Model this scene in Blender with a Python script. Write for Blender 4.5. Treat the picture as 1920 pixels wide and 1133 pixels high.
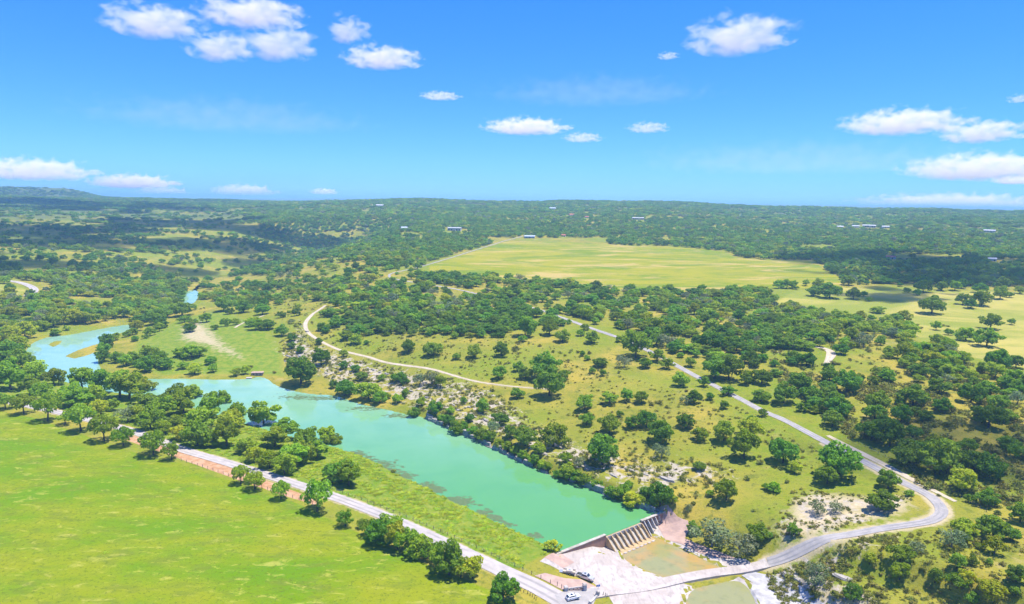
import bpy, bmesh, math, random
import numpy as np
from mathutils import Vector, Matrix

for o in list(bpy.data.objects):
    bpy.data.objects.remove(o)
SC = bpy.context.scene
COL = SC.collection
rng = np.random.default_rng(7)
random.seed(7)
R = math.radians

# ------------------------------------------------------------------ camera
CAMZ, FPX, PITCH, ROLL = 120.0, 1283.0, R(8.40), R(0.89)
F_ = np.array([0, math.cos(PITCH), -math.sin(PITCH)])
U0 = np.array([0, math.sin(PITCH), math.cos(PITCH)])
R0 = np.array([1.0, 0, 0])
RR = math.cos(ROLL) * R0 + math.sin(ROLL) * U0
UU = -math.sin(ROLL) * R0 + math.cos(ROLL) * U0
cam_d = bpy.data.cameras.new('camera')
cam = bpy.data.objects.new('camera', cam_d)
COL.objects.link(cam)
cam.matrix_world = Matrix(((RR[0], UU[0], -F_[0], 0), (RR[1], UU[1], -F_[1], 0), (RR[2], UU[2], -F_[2], CAMZ), (0, 0, 0, 1)))
cam_d.sensor_fit = 'HORIZONTAL'
cam_d.sensor_width = 36.0
cam_d.lens = 36.0 * FPX / 1920.0
cam_d.clip_start = 1.0
cam_d.clip_end = 200000.0
SC.camera = cam

# ------------------------------------------------------------------ sky, sun, exposure
SUN_EL, SUN_AZ = R(74), R(80)
SUNV = np.array([math.sin(SUN_AZ) * math.cos(SUN_EL), math.cos(SUN_AZ) * math.cos(SUN_EL), math.sin(SUN_EL)])
world = bpy.data.worlds.new('World')
SC.world = world
world.use_nodes = True
wn = world.node_tree
wn.nodes.clear()
w_out = wn.nodes.new('ShaderNodeOutputWorld')
w_bg = wn.nodes.new('ShaderNodeBackground')
w_sky = wn.nodes.new('ShaderNodeTexSky')
w_hs = wn.nodes.new('ShaderNodeHueSaturation')
w_sky.sky_type = 'NISHITA'
w_sky.sun_disc = False
w_sky.sun_elevation = SUN_EL
w_sky.sun_rotation = SUN_AZ
w_sky.altitude = 300
w_sky.air_density = 1.0
w_sky.dust_density = 0.0
w_sky.ozone_density = 3.0
w_hs.inputs['Saturation'].default_value = 1.35
w_bg.inputs['Strength'].default_value = 0.11
wn.links.new(w_sky.outputs[0], w_hs.inputs['Color'])
w_tint = wn.nodes.new('ShaderNodeMix'); w_tint.data_type = 'RGBA'; w_tint.blend_type = 'MULTIPLY'; w_tint.inputs['Factor'].default_value = 1.0
[s_ for s_ in w_tint.inputs if s_.name == 'B' and s_.type == 'RGBA'][0].default_value = (0.45, 0.97, 2.2, 1)
w_gm = wn.nodes.new('ShaderNodeGamma'); w_gm.inputs['Gamma'].default_value = 0.70
wn.links.new(w_hs.outputs[0], w_gm.inputs['Color'])
wn.links.new(w_gm.outputs[0], [s_ for s_ in w_tint.inputs if s_.name == 'A' and s_.type == 'RGBA'][0])
wn.links.new([s_ for s_ in w_tint.outputs if s_.type == 'RGBA'][0], w_bg.inputs['Color'])
wn.links.new(w_bg.outputs[0], w_out.inputs['Surface'])
sun_d = bpy.data.lights.new('sun', 'SUN')
sun_d.energy = 4.8
sun_d.angle = R(0.5)
sun_d.color = (1.0, 0.95, 0.86)
sun = bpy.data.objects.new('sun', sun_d)
COL.objects.link(sun)
sun.rotation_euler = Vector(-SUNV).to_track_quat('-Z', 'Y').to_euler()
sun.location = (0, 0, 500)
SC.view_settings.view_transform = 'Standard'
SC.view_settings.look = 'None'
SC.view_settings.exposure = 0.80
SC.view_settings.gamma = 1.0
SC.cycles.volume_bounces = 4
SC.cycles.max_bounces = 5
SC.cycles.diffuse_bounces = 3
SC.cycles.transparent_max_bounces = 8
SC.cycles.use_denoising = True
SC.cycles.use_adaptive_sampling = True
SC.cycles.adaptive_threshold = 0.03

# ------------------------------------------------------------------ maths
def hash2(ix, iy, seed):
    n = (ix.astype(np.int64) * 374761393 + iy.astype(np.int64) * 668265263 + seed * 1442695041) & 0xffffffff
    n = ((n ^ (n >> 13)) * 1274126177) & 0xffffffff
    return ((n ^ (n >> 16)) & 0xffff) / 65535.0

def vnoise(x, y, seed=0):
    x = np.asarray(x, float); y = np.asarray(y, float)
    ix, iy = np.floor(x), np.floor(y)
    fx, fy = x - ix, y - iy
    fx, fy = fx * fx * (3 - 2 * fx), fy * fy * (3 - 2 * fy)
    a, b = hash2(ix, iy, seed), hash2(ix + 1, iy, seed)
    c, d = hash2(ix, iy + 1, seed), hash2(ix + 1, iy + 1, seed)
    return (a * (1 - fx) + b * fx) * (1 - fy) + (c * (1 - fx) + d * fx) * fy

def fbm(x, y, seed=0, octaves=4):
    t, a, s = 0.0, 0.5, 0.0
    for i in range(octaves):
        t = t + a * vnoise(x, y, seed + 17 * i); s += a
        x, y, a = x * 2.03, y * 2.03, a * 0.5
    return t / s

def sstep(a, b, x):
    t = np.clip((x - a) / (b - a), 0, 1)
    return t * t * (3 - 2 * t)

def seg_dist(px, py, poly, closed=True):
    d2 = np.full(np.shape(px), 1e18)
    n = len(poly)
    for i in range(n if closed else n - 1):
        (ax, ay), (bx, by) = poly[i], poly[(i + 1) % n]
        ex, ey = bx - ax, by - ay
        t = np.clip(((px - ax) * ex + (py - ay) * ey) / (ex * ex + ey * ey + 1e-12), 0, 1)
        d2 = np.minimum(d2, (px - ax - t * ex) ** 2 + (py - ay - t * ey) ** 2)
    return np.sqrt(d2)

def inside(px, py, poly):
    r = np.zeros(np.shape(px), bool)
    n = len(poly)
    for i in range(n):
        (ax, ay), (bx, by) = poly[i], poly[(i + 1) % n]
        if ay == by:
            continue
        c = ((ay > py) != (by > py)) & (px < (bx - ax) * (py - ay) / (by - ay) + ax)
        r ^= c
    return r

def sdf(px, py, poly):
    """signed distance, negative inside; only worked out near the polygon"""
    P = np.array(poly)
    x0, y0 = P.min(0) - 400; x1, y1 = P.max(0) + 400
    out = np.full(np.shape(px), 400.0)
    m = (px > x0) & (px < x1) & (py > y0) & (py < y1)
    qx, qy = px[m], py[m]
    d = seg_dist(qx, qy, poly)
    out[m] = np.where(inside(qx, qy, poly), -d, d)
    return out

def ray(px, py):
    px = np.asarray(px, float); py = np.asarray(py, float)
    cx = (px - 960.0) / FPX; cy = (566.5 - py) / FPX
    return F_[None] + cx[..., None] * RR[None] + cy[..., None] * UU[None]

def plane_at(px, py, z=0.0):
    d = ray(np.atleast_1d(px), np.atleast_1d(py))
    t = (z - CAMZ) / d[:, 2]
    return np.stack([d[:, 0] * t, d[:, 1] * t], 1)

def project(x, y, z):
    P = np.stack([np.asarray(x, float), np.asarray(y, float), np.asarray(z, float) - CAMZ], -1)
    w = P @ F_
    w = np.where(np.abs(w) < 1e-6, 1e-6, w)
    return 960 + FPX * (P @ RR) / w, 566.5 - FPX * (P @ UU) / w, w

def smooth_line(pts, n=3, closed=False):
    P = np.array(pts, float)
    for _ in range(n):
        if closed:
            Q = np.roll(P, -1, 0)
            P = np.stack([0.75 * P + 0.25 * Q, 0.25 * P + 0.75 * Q], 1).reshape(-1, 2)
        else:
            A, B = P[:-1], P[1:]
            M = np.stack([0.75 * A + 0.25 * B, 0.25 * A + 0.75 * B], 1).reshape(-1, 2)
            P = np.vstack([P[:1], M, P[-1:]])
    return P

# ------------------------------------------------------------------ plan of the valley (ground coordinates, metres)
def plan(pts, z=0.0):
    P = np.array(pts, float)
    return plane_at(P[:, 0], P[:, 1], z)

LAKE = smooth_line(plan([(1052, 1036), (1135, 1004), (1201, 977), (1235, 964), (1222, 956), (1205, 952), (1167, 941), (1135, 929), (1105, 915), (1065, 902),
             (1042, 896), (1010, 882), (985, 870), (905, 832), (870, 815), (830, 800), (800, 784), (767, 779), (717, 767), (667, 757),
             (630, 742), (580, 740), (542, 732), (517, 724), (500, 710), (485, 707), (470, 711), (410, 713), (355, 711), (300, 711), (257, 712), (212, 704), (196, 700), (186, 690),
             (183, 672), (186, 655), (192, 640), (212, 628), (247, 618), (250, 609), (225, 611), (175, 620), (125, 630), (97, 631), (67, 640),
             (50, 655), (48, 670), (62, 680), (82, 694), (110, 712), (160, 726), (230, 738), (300, 750), (370, 766), (440, 788), (520, 812),
             (600, 832), (650, 845), (700, 863), (738, 886), (790, 910), (842, 937), (894, 959), (932, 980), (960, 993), (1018, 1018), (1040, 1030)]), 1, True)
RIVER = smooth_line(plan([(250, 612), (300, 600), (345, 570), (358, 556), (364, 545), (380, 530), (420, 515), (470, 500), (540, 488), (600, 470)]), 2)
POND = smooth_line(plan([(349, 545), (373, 545), (371, 558), (361, 571), (341, 569)]), 2, True)
ISL1 = plan([(124, 668), (150, 656), (184, 645), (184, 658), (160, 667), (140, 672)])
ISL2 = plan([(92, 646), (104, 640), (114, 639), (112, 644), (100, 650)])
DAM_L = plan([(1052, 1036)], 0.5)[0]
DAM_R = plan([(1235, 964)], 0.5)[0]
DA = (DAM_R - DAM_L) / np.linalg.norm(DAM_R - DAM_L)
DN = np.array([DA[1], -DA[0]])           # downstream, towards camera and right
DAM_LEN = float(np.linalg.norm(DAM_R - DAM_L))
POOL_Z = -4.3
POOL = smooth_line(plan([(1150, 1036), (1213, 1005), (1226, 1010), (1300, 1046), (1362, 1073), (1345, 1079), (1272, 1092)], POOL_Z), 1, True)
POOL2 = smooth_line(plan([(1300, 1108), (1345, 1098), (1385, 1090), (1402, 1108), (1412, 1133), (1420, 1180), (1280, 1180), (1292, 1133)], POOL_Z - 0.3), 1, True)

CEN = ([0, 300, 450, 700, 1000, 1300, 1500, 2000, 2600, 3000, 3600, 5000, 8000, 11000, 13000, 16000, 19000, 30000, 45000],
       [0, 2, 10, 22, 33, 46, 55, 78, 105, 120, 90, 60, 60, 80, 115, 148, 140, 110, 60])
LEF = ([0, 300, 450, 700, 1000, 1500, 2200, 3000, 3800, 4400, 5200, 8000, 12000, 45000],
       [0, 2, 7, 14, 22, 36, 53, 72, 96, 90, 60, 64, 70, 40])
RIG = ([0, 300, 450, 700, 1000, 1500, 2000, 2600, 3200, 3800, 5000, 6500, 9000, 11000, 13000, 16000, 19000, 30000, 45000],
       [0, 6, 12, 22, 33, 52, 69, 87, 104, 94, 96, 108, 80, 90, 110, 140, 130, 90, 50])

def height(x, y):
    r = np.hypot(x, y); az = np.degrees(np.arctan2(x, y))
    hc, hl, hr = np.interp(r, *CEN), np.interp(r, *LEF), np.interp(r, *RIG)
    wl = 1 - sstep(-26, -8, az); wr = sstep(10, 27, az)
    base = hc * (1 - wl) * (1 - wr) + hl * wl + hr * wr
    base = base + (fbm(x / 420, y / 420, 3, 4) - 0.5) * 30 * sstep(1100, 2600, r) * (1 - 0.5 * sstep(3500, 6000, r)) + (fbm(x / 110, y / 110, 5, 3) - 0.5) * 4.0 * sstep(320, 700, r) * (1 - sstep(700, 1000, r) * 0.6)
    base = base + 26 * (fbm(x / 2600, y / 2600, 8, 3) - 0.5) * sstep(4500, 9000, r)
    # flat topped mesa far on the left
    a0 = (az + 34.6) * np.pi / 180 * 4900
    bump = 70 * (fbm(x / 160, y / 160, 9, 4) - .5)
    mesa = 84 * sstep(330, 60, np.abs(a0 - 20) + bump) * sstep(520, 120, np.abs(r - 4900)) + 66 * sstep(420, 60, np.abs(a0 + 440) + bump) * sstep(520, 120, np.abs(r - 4900)) + 40 * sstep(800, 100, np.abs(a0 - 60)) * sstep(600, 150, np.abs(r - 4900))
    base = base + np.minimum(mesa * .74, 66)
    near = r < 2600
    dl = np.full(np.shape(x), 400.0); din = np.zeros(np.shape(x))
    xs, ys = x[near], y[near]
    s = sdf(xs, ys, LAKE)
    s = np.minimum(s, sdf(xs, ys, POND))
    s = np.minimum(s, np.clip(seg_dist(xs, ys, RIVER, False) - 4, 0, 400))
    dl[near] = np.maximum(s, 0); din[near] = np.maximum(-s, 0)
    valley = sstep(0, 240, dl)
    # far (right) bank: line of the lake reach
    A, B = plan([(1235, 964)])[0], plan([(480, 707)])[0]
    side = ((B[0] - A[0]) * (y - A[1]) - (B[1] - A[1]) * (x - A[0])) / np.hypot(*(B - A))
    far = sstep(5, -5, side) * sstep(700, 480, r)
    cliff = sstep(700, 830, project(x, y, 0 * x)[0]) * far
    h = base * valley
    h = h + far * 7.0 * sstep(4, 110, dl) + cliff * 3.6 * sstep(0.8, 5.5, dl) + 0.9 * sstep(0, 5, dl) + (1 - far) * 2.2 * sstep(4, 60, dl)
    h = h - np.clip(din * 0.45, 0, 2.5)
    # islets
    for isl in (ISL1, ISL2):
        si = sdf(x, y, isl)
        h = np.where(si < 6, np.maximum(h, 0.9 * sstep(4, -3, si) + (-0.4)), h)
    # ground below the dam
    dn = (x - DAM_L[0]) * DN[0] + (y - DAM_L[1]) * DN[1]
    da = (x - DAM_L[0]) * DA[0] + (y - DAM_L[1]) * DA[1]
    dp = np.minimum(sdf(x, y, POOL), sdf(x, y, POOL2))
    low = np.where(dp < 0, POOL_Z - 0.9 - np.clip(-dp * .1, 0, .6), POOL_Z - 0.9 + 1.25 * sstep(0, 2.2, dp) + 3.4 * sstep(4, 40, dp))
    rs = sstep(DAM_LEN - 6, DAM_LEN + 2, da + dn * .0)
    e_ = np.maximum(-da, da - DAM_LEN - 2); st = -4.0 * (1 - sstep(-1.5, 0.5, e_)); ec = np.clip(e_, 0, 60)
    s0_ = float((plan([(1135, 1004)], 0.4)[0] - DAM_L) @ DA)
    low = low + 2.0 * sstep(26, 0, dn) * sstep(0.5, 8, s0_ - da)
    on = sstep(0, 1, (dn - st) / (2.4 + ec * 0.8)) * ((1 - rs) * sstep(80, 30, dp) + rs * sstep(34, 5, dp))
    h = h * (1 - on) + np.minimum(h, low) * on
    return h

# polar ground grid round the camera's foot
TH = np.radians(np.concatenate([np.arange(-180, -50, 2.0), np.arange(-50, 50, 0.11), np.arange(50, 180, 2.0)]))
RAD = np.concatenate([[0.5, 20, 60, 100, 130], np.geomspace(150, 600, 170), np.geomspace(605, 45000, 400)])
GX = np.sin(TH)[:, None] * RAD[None]; GY = np.cos(TH)[:, None] * RAD[None]
GZ = height(GX.ravel(), GY.ravel()).reshape(GX.shape)

def ground_z(x, y):
    x = np.atleast_1d(np.asarray(x, float)); y = np.atleast_1d(np.asarray(y, float))
    th = np.arctan2(x, y); r = np.hypot(x, y)
    i = np.clip(np.searchsorted(TH, th) - 1, 0, len(TH) - 2); j = np.clip(np.searchsorted(RAD, r) - 1, 0, len(RAD) - 2)
    a = np.clip((th - TH[i]) / (TH[i + 1] - TH[i]), 0, 1); b = np.clip((r - RAD[j]) / (RAD[j + 1] - RAD[j]), 0, 1)
    return (GZ[i, j] * (1 - a) + GZ[i + 1, j] * a) * (1 - b) + (GZ[i, j + 1] * (1 - a) + GZ[i + 1, j + 1] * a) * b

def at(px, py):
    """where the line of sight through a photograph point meets the ground"""
    d = ray(np.atleast_1d(px), np.atleast_1d(py))
    th = np.arctan2(d[:, 0], d[:, 1]); hor = np.hypot(d[:, 0], d[:, 1]); sl = d[:, 2] / hor
    i = np.clip(np.searchsorted(TH, th) - 1, 0, len(TH) - 2)
    a = ((th - TH[i]) / (TH[i + 1] - TH[i]))[:, None]
    col = GZ[i] * (1 - a) + GZ[i + 1] * a
    gap = CAMZ + sl[:, None] * RAD[None] - col
    k = np.argmax(gap <= 0, 1)
    k = np.where((gap <= 0).any(1), np.maximum(k, 1), len(RAD) - 1)
    n = np.arange(len(k))
    g0, g1 = gap[n, k - 1], gap[n, k]
    f = np.clip(g0 / (g0 - g1 + 1e-9), 0, 1)
    r = RAD[k - 1] * (1 - f) + RAD[k] * f
    x, y = np.sin(th) * r, np.cos(th) * r
    return np.stack([x, y, CAMZ + sl * r], 1)

def at_xy(pts):
    P = np.array(pts, float)
    return at(P[:, 0], P[:, 1])[:, :2]

# ------------------------------------------------------------------ materials
MATS = {}
class NT:
    def __init__(self, name):
        self.m = bpy.data.materials.new(name); self.m.use_nodes = True
        self.t = self.m.node_tree; self.t.nodes.clear()
        self.out = self.t.nodes.new('ShaderNodeOutputMaterial')
        MATS[name] = self.m
    def n(self, typ, **kw):
        nd = self.t.nodes.new(typ)
        for k, v in kw.items():
            if k in nd.inputs.keys() if hasattr(nd.inputs, 'keys') else False:
                pass
            setattr(nd, k, v)
        return nd
    def link(self, a, b):
        self.t.links.new(a, b)
    def val(self, sock, v):
        if isinstance(v, bpy.types.NodeSocket):
            self.link(v, sock)
        else:
            sock.default_value = v
    def pos(self):
        return self.n('ShaderNodeNewGeometry').outputs['Position']
    def noise(self, scale, detail=4, rough=0.55, vec=None, dist=0.0, stretch=None):
        nd = self.n('ShaderNodeTexNoise')
        v = vec if vec is not None else self.pos()
        if stretch is not None:
            mp = self.n('ShaderNodeVectorMath', operation='MULTIPLY'); self.link(v, mp.inputs[0]); mp.inputs[1].default_value = stretch; v = mp.outputs[0]
        self.link(v, nd.inputs['Vector'])
        nd.inputs['Scale'].default_value = scale; nd.inputs['Detail'].default_value = detail
        nd.inputs['Roughness'].default_value = rough; nd.inputs['Distortion'].default_value = dist
        return nd.outputs['Fac']
    def math(self, op, a, b=0.0, c=0.0, clamp=False):
        nd = self.n('ShaderNodeMath', operation=op); nd.use_clamp = clamp
        self.val(nd.inputs[0], a); self.val(nd.inputs[1], b); self.val(nd.inputs[2], c)
        return nd.outputs[0]
    def ramp(self, fac, lo, hi):
        nd = self.n('ShaderNodeMapRange', interpolation_type='SMOOTHSTEP')
        self.val(nd.inputs['Value'], fac); nd.inputs['From Min'].default_value = lo; nd.inputs['From Max'].default_value = hi
        return nd.outputs['Result']
    def mix(self, fac, a, b):
        nd = self.n('ShaderNodeMix', data_type='RGBA')
        self.val(nd.inputs['Factor'], fac)
        for s, v in ((nd.inputs['A'], a), (nd.inputs['B'], b)):
            s = s
        A = [s for s in nd.inputs if s.name == 'A' and s.type == 'RGBA'][0]; B = [s for s in nd.inputs if s.name == 'B' and s.type == 'RGBA'][0]
        self.val(A, a if isinstance(a, bpy.types.NodeSocket) else (*a, 1)); self.val(B, b if isinstance(b, bpy.types.NodeSocket) else (*b, 1))
        return [s for s in nd.outputs if s.type == 'RGBA'][0]
    def bsdf(self, color, rough=0.85, spec=0.2, bump=None, bump_d=0.3, metal=0.0):
        b = self.n('ShaderNodeBsdfPrincipled')
        self.val(b.inputs['Base Color'], color if isinstance(color, bpy.types.NodeSocket) else (*color, 1))
        self.val(b.inputs['Roughness'], rough); b.inputs['Specular IOR Level'].default_value = spec; b.inputs['Metallic'].default_value = metal
        if bump is not None:
            bp = self.n('ShaderNodeBump'); bp.inputs['Distance'].default_value = bump_d; bp.inputs['Strength'].default_value = 1.0
            self.link(bump, bp.inputs['Height']); self.link(bp.outputs[0], b.inputs['Normal'])
        self.link(b.outputs[0], self.out.inputs['Surface'])
        return b

def simple(name, c1, c2=None, scale=1.0, rough=0.8, spec=0.2, metal=0.0, bump=0.0):
    t = NT(name)
    if c2 is None:
        c2 = tuple(v * 0.8 for v in c1)
    f = t.noise(scale, 5, 0.6)
    t.bsdf(t.mix(t.ramp(f, 0.35, 0.65), c1, c2), rough, spec, f if bump else None, bump, metal)
    return t.m

# ground
t = NT('ground_cover')
A1 = t.n('ShaderNodeAttribute', attribute_name='zone_a'); A2 = t.n('ShaderNodeAttribute', attribute_name='zone_b')
sa = t.n('ShaderNodeSeparateColor'); sb = t.n('ShaderNodeSeparateColor')
t.link(A1.outputs['Color'], sa.inputs[0]); t.link(A2.outputs['Color'], sb.inputs[0])
pasture, hay, rock, meadow = sa.outputs[0], sa.outputs[1], sa.outputs[2], A1.outputs['Alpha']
dirt, lush, wood, reddirt = sb.outputs[0], sb.outputs[1], sb.outputs[2], A2.outputs['Alpha']
n_big, n_mid, n_sm, n_fine = t.noise(0.011, 3), t.noise(0.05, 4), t.noise(0.24, 4, 0.65), t.noise(1.1, 2, 0.7)
def edge(mask, amp=0.5, lo=0.35, hi=0.65, nz=None):
    k = t.math('MULTIPLY_ADD', t.math('SUBTRACT', nz if nz is not None else n_sm, 0.5), amp, mask)
    return t.ramp(k, lo, hi)
grass = t.mix(t.ramp(n_mid, 0.32, 0.68), (0.19, 0.195, 0.022), (0.335, 0.26, 0.042))
grass = t.mix(t.ramp(n_big, 0.42, 0.62), grass, t.mix(t.ramp(n_sm, .35, .7), (0.15, 0.20, 0.014), (0.245, 0.245, 0.028)))
grass = t.mix(t.math('MULTIPLY', t.ramp(n_sm, 0.52, 0.68), 0.7), grass, (0.085, 0.12, 0.018))
grass = t.mix(t.math('MULTIPLY', t.ramp(n_fine, 0.56, 0.68), 0.5), grass, (0.07, 0.095, 0.015))
grass = t.mix(t.math('MULTIPLY', t.ramp(t.noise(0.035, 6, 0.7), 0.60, 0.72), 0.55), grass, (0.37, 0.28, 0.12))
woodc = t.mix(t.ramp(n_sm, 0.4, 0.65), (0.085, 0.12, 0.03), (0.16, 0.175, 0.045))
col = t.mix(edge(wood, 0.9, 0.3, 0.7, n_mid), grass, woodc)
lushc = t.mix(t.ramp(n_sm, 0.35, 0.65), (0.12, 0.20, 0.014), (0.215, 0.24, 0.03))
lushc = t.mix(t.math('MULTIPLY', t.ramp(t.noise(0.5, 5, 0.7), 0.52, 0.7), 0.6), lushc, (0.06, 0.11, 0.012))
col = t.mix(edge(lush, 0.4), col, lushc)
ps = t.noise(0.02, 5, 0.6, stretch=(1, 1.8, 1)); ps2 = t.noise(0.16, 5, 0.6, stretch=(0.7, 1.6, 1))
pas = t.mix(t.ramp(ps, 0.34, 0.64), (0.105, 0.205, 0.004), (0.205, 0.232, 0.010))
pas = t.mix(t.math('MULTIPLY', t.ramp(ps2, 0.48, 0.68), 0.7), pas, (0.13, 0.165, 0.018))
pas = t.mix(t.math('MULTIPLY', t.ramp(t.noise(0.22, 5, 0.7, stretch=(.7, 1.5, 1), dist=.6), 0.54, 0.70), 0.7), pas, (0.36, 0.34, 0.07))
pas = t.mix(t.math('MULTIPLY', t.ramp(t.noise(0.8, 4, 0.8), 0.53, 0.64), 0.75), pas, (0.09, 0.125, 0.010))
col = t.mix(edge(pasture, 0.25), col, pas)
hs = t.noise(0.009, 5, 0.65, stretch=(0.6, 1.3, 1), dist=1.5); hs2 = t.noise(0.022, 6, 0.7, stretch=(0.4, 1.3, 1), dist=.8)
hy = t.mix(t.ramp(hs, 0.40, 0.58), (0.145, 0.20, 0.006), (0.265, 0.25, 0.014))
hy = t.mix(t.math('MULTIPLY', t.ramp(hs2, 0.50, 0.62), 0.85), hy, (0.42, 0.30, 0.10))
hy = t.mix(t.math('MULTIPLY', t.ramp(t.noise(0.035, 5, 0.6, stretch=(0.35, 1.4, 1), dist=.6), 0.55, 0.7), 0.5), hy, (0.12, 0.17, 0.018))
col = t.mix(edge(hay, 0.2), col, hy)
me = t.mix(t.ramp(hs, 0.36, 0.62), (0.21, 0.235, 0.03), (0.38, 0.32, 0.075))
me = t.mix(t.math('MULTIPLY', t.ramp(hs2, 0.55, 0.7), 0.5), me, (0.13, 0.18, 0.03))
col = t.mix(edge(meadow, 0.5, nz=n_mid), col, me)
dr = t.mix(t.ramp(n_sm, 0.35, 0.7), (0.50, 0.40, 0.26), (0.34, 0.29, 0.14))
col = t.mix(edge(dirt, 0.9), col, dr)
rd = t.mix(t.ramp(t.noise(0.5, 5, .6), 0.35, 0.65), (0.36, 0.19, 0.09), (0.47, 0.29, 0.17))
col = t.mix(edge(reddirt, 0.35), col, rd)
# bleached limestone showing between the scrub
rk_vec = t.noise(0.16, 7, 0.72, dist=0.6)
rkc = t.mix(t.ramp(t.noise(0.7, 5, 0.7), 0.3, 0.7), (0.46, 0.40, 0.315), (0.29, 0.25, 0.18))
rk_m = t.math('MULTIPLY', t.ramp(t.math('ADD', rk_vec, t.math('MULTIPLY', t.math('SUBTRACT', rock, 0.5), 0.28)), 0.53, 0.62), t.ramp(rock, 0.05, 0.35))
col = t.mix(rk_m, col, rkc)
bh = t.noise(0.7, 4, 0.75)
t.bsdf(col, 0.95, 0.05, bh, 0.35)

def water_mat(name, c_a, c_b, bump=0.0025, y0=200, y1=470):
    t = NT(name)
    sx = t.n('ShaderNodeSeparateXYZ'); t.link(t.pos(), sx.inputs[0])
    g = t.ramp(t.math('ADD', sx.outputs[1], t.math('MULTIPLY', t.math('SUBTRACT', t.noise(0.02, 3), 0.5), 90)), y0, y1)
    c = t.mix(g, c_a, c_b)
    c = t.mix(t.math('MULTIPLY', t.ramp(t.noise(0.035, 4, .6, dist=1.0), 0.4, 0.75), 0.25), c, (0.055, 0.22, 0.085))
    b = t.bsdf(c, 0.025, 0.65, t.noise(0.7, 3, 0.5), bump)
    b.inputs['IOR'].default_value = 1.33
    t.link(t.math('MULTIPLY_ADD', t.ramp(t.noise(0.03, 4, .6, stretch=(.5, 1.4, 1), dist=1.2), .45, .62), 0.16, 0.02), b.inputs['Roughness'])
    return t.m
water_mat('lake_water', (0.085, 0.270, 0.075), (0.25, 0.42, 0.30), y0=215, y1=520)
t = NT('pool_water')
c = t.mix(t.ramp(t.noise(0.05, 4, .6, dist=.5), 0.42, 0.60), (0.25, 0.245, 0.095), (0.37, 0.24, 0.07))
c = t.mix(t.math('MULTIPLY', t.ramp(t.noise(0.3, 5, .65), 0.5, 0.7), 0.5), c, (0.16, 0.17, 0.06))
b = t.bsdf(c, 0.12, 0.4, t.noise(2.0, 3), 0.01)

def road_mat(name, c1, c2, c3, sc=0.25):
    t = NT(name)
    f = t.noise(sc, 6, 0.65); g = t.noise(sc * 6, 4, 0.7)
    uv = t.n('ShaderNodeAttribute', attribute_name='across')
    c = t.mix(t.ramp(f, 0.35, 0.65), c1, c2)
    wheel = t.math('SUBTRACT', 1.0, t.ramp(t.math('ABSOLUTE', t.math('SUBTRACT', t.math('ABSOLUTE', uv.outputs['Fac']), 0.42)), 0.06, 0.22))
    c = t.mix(t.math('MULTIPLY', wheel, t.math('MULTIPLY', t.ramp(t.noise(0.08, 4), 0.35, 0.6), 0.75)), c, c3)
    c = t.mix(t.math('MULTIPLY', t.ramp(g, 0.55, 0.75), 0.3), c, c3)
    t.bsdf(c, 0.9, 0.15, g, 0.02)
    return t.m
road_mat('road_chipseal', (0.42, 0.375, 0.34), (0.34, 0.305, 0.275), (0.22, 0.205, 0.195))
road_mat('road_asphalt', (0.28, 0.262, 0.245), (0.36, 0.33, 0.30), (0.19, 0.185, 0.185))
road_mat('track_caliche', (0.47, 0.39, 0.28), (0.38, 0.32, 0.21), (0.52, 0.45, 0.35))
t = NT('concrete_pale')
f = t.noise(0.12, 6, 0.65, dist=1.2); g = t.noise(0.6, 5, 0.65, stretch=(1.6, .5, 1))
c = t.mix(t.ramp(f, 0.38, 0.62), (0.45, 0.405, 0.36), (0.375, 0.32, 0.275))
c = t.mix(t.math('MULTIPLY', t.ramp(g, 0.48, 0.66), 0.65), c, (0.27, 0.235, 0.21))
t.bsdf(c, 0.9, 0.15, t.noise(1.5, 4), 0.03)
simple('sandstone_pink', (0.44, 0.30, 0.235), (0.34, 0.235, 0.19), 0.35, 0.95, 0.1, bump=0.08)
simple('dam_concrete', (0.44, 0.40, 0.34), (0.30, 0.27, 0.21), 0.5, 0.9, 0.2, bump=0.04)
simple('dam_tan', (0.50, 0.36, 0.19), (0.36, 0.25, 0.12), 0.9, 0.9, 0.2, bump=0.04)
simple('dam_brick', (0.36, 0.20, 0.13), (0.27, 0.17, 0.12), 0.8, 0.9, 0.2, bump=0.04)
simple('limestone', (0.36, 0.33, 0.28), (0.21, 0.19, 0.16), 0.45, 0.95, 0.1, bump=0.2)
simple('limestone_white', (0.47, 0.45, 0.42), (0.30, 0.285, 0.27), 0.3, 0.95, 0.1, bump=0.15)

def leaf_mat(name, c1, c2, trans=0.25):
    t = NT(name)
    oi = t.n('ShaderNodeObjectInfo')
    f = t.noise(0.5, 3, 0.6)
    c = t.mix(t.ramp(f, 0.3, 0.7), c1, c2)
    hs = t.n('ShaderNodeHueSaturation'); t.link(c, hs.inputs['Color'])
    hs.inputs['Hue'].default_value = 0.5
    t.link(t.math('MULTIPLY_ADD', oi.outputs['Random'], 0.045, 0.468), hs.inputs['Hue'])
    rv = t.n('ShaderNodeTexWhiteNoise', noise_dimensions='1D'); t.link(t.math('MULTIPLY', oi.outputs['Random'], 91.7), rv.inputs['W'])
    t.link(t.math('MULTIPLY_ADD', rv.outputs['Value'], 0.7, 0.84), hs.inputs['Value'])
    d = t.n('ShaderNodeBsdfDiffuse'); tr = t.n('ShaderNodeBsdfTranslucent'); mx = t.n('ShaderNodeMixShader')
    t.link(hs.outputs[0], d.inputs['Color']); t.link(hs.outputs[0], tr.inputs['Color']); mx.inputs[0].default_value = trans
    t.link(d.outputs[0], mx.inputs[1]); t.link(tr.outputs[0], mx.inputs[2]); t.link(mx.outputs[0], t.out.inputs['Surface'])
    return t.m
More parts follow.
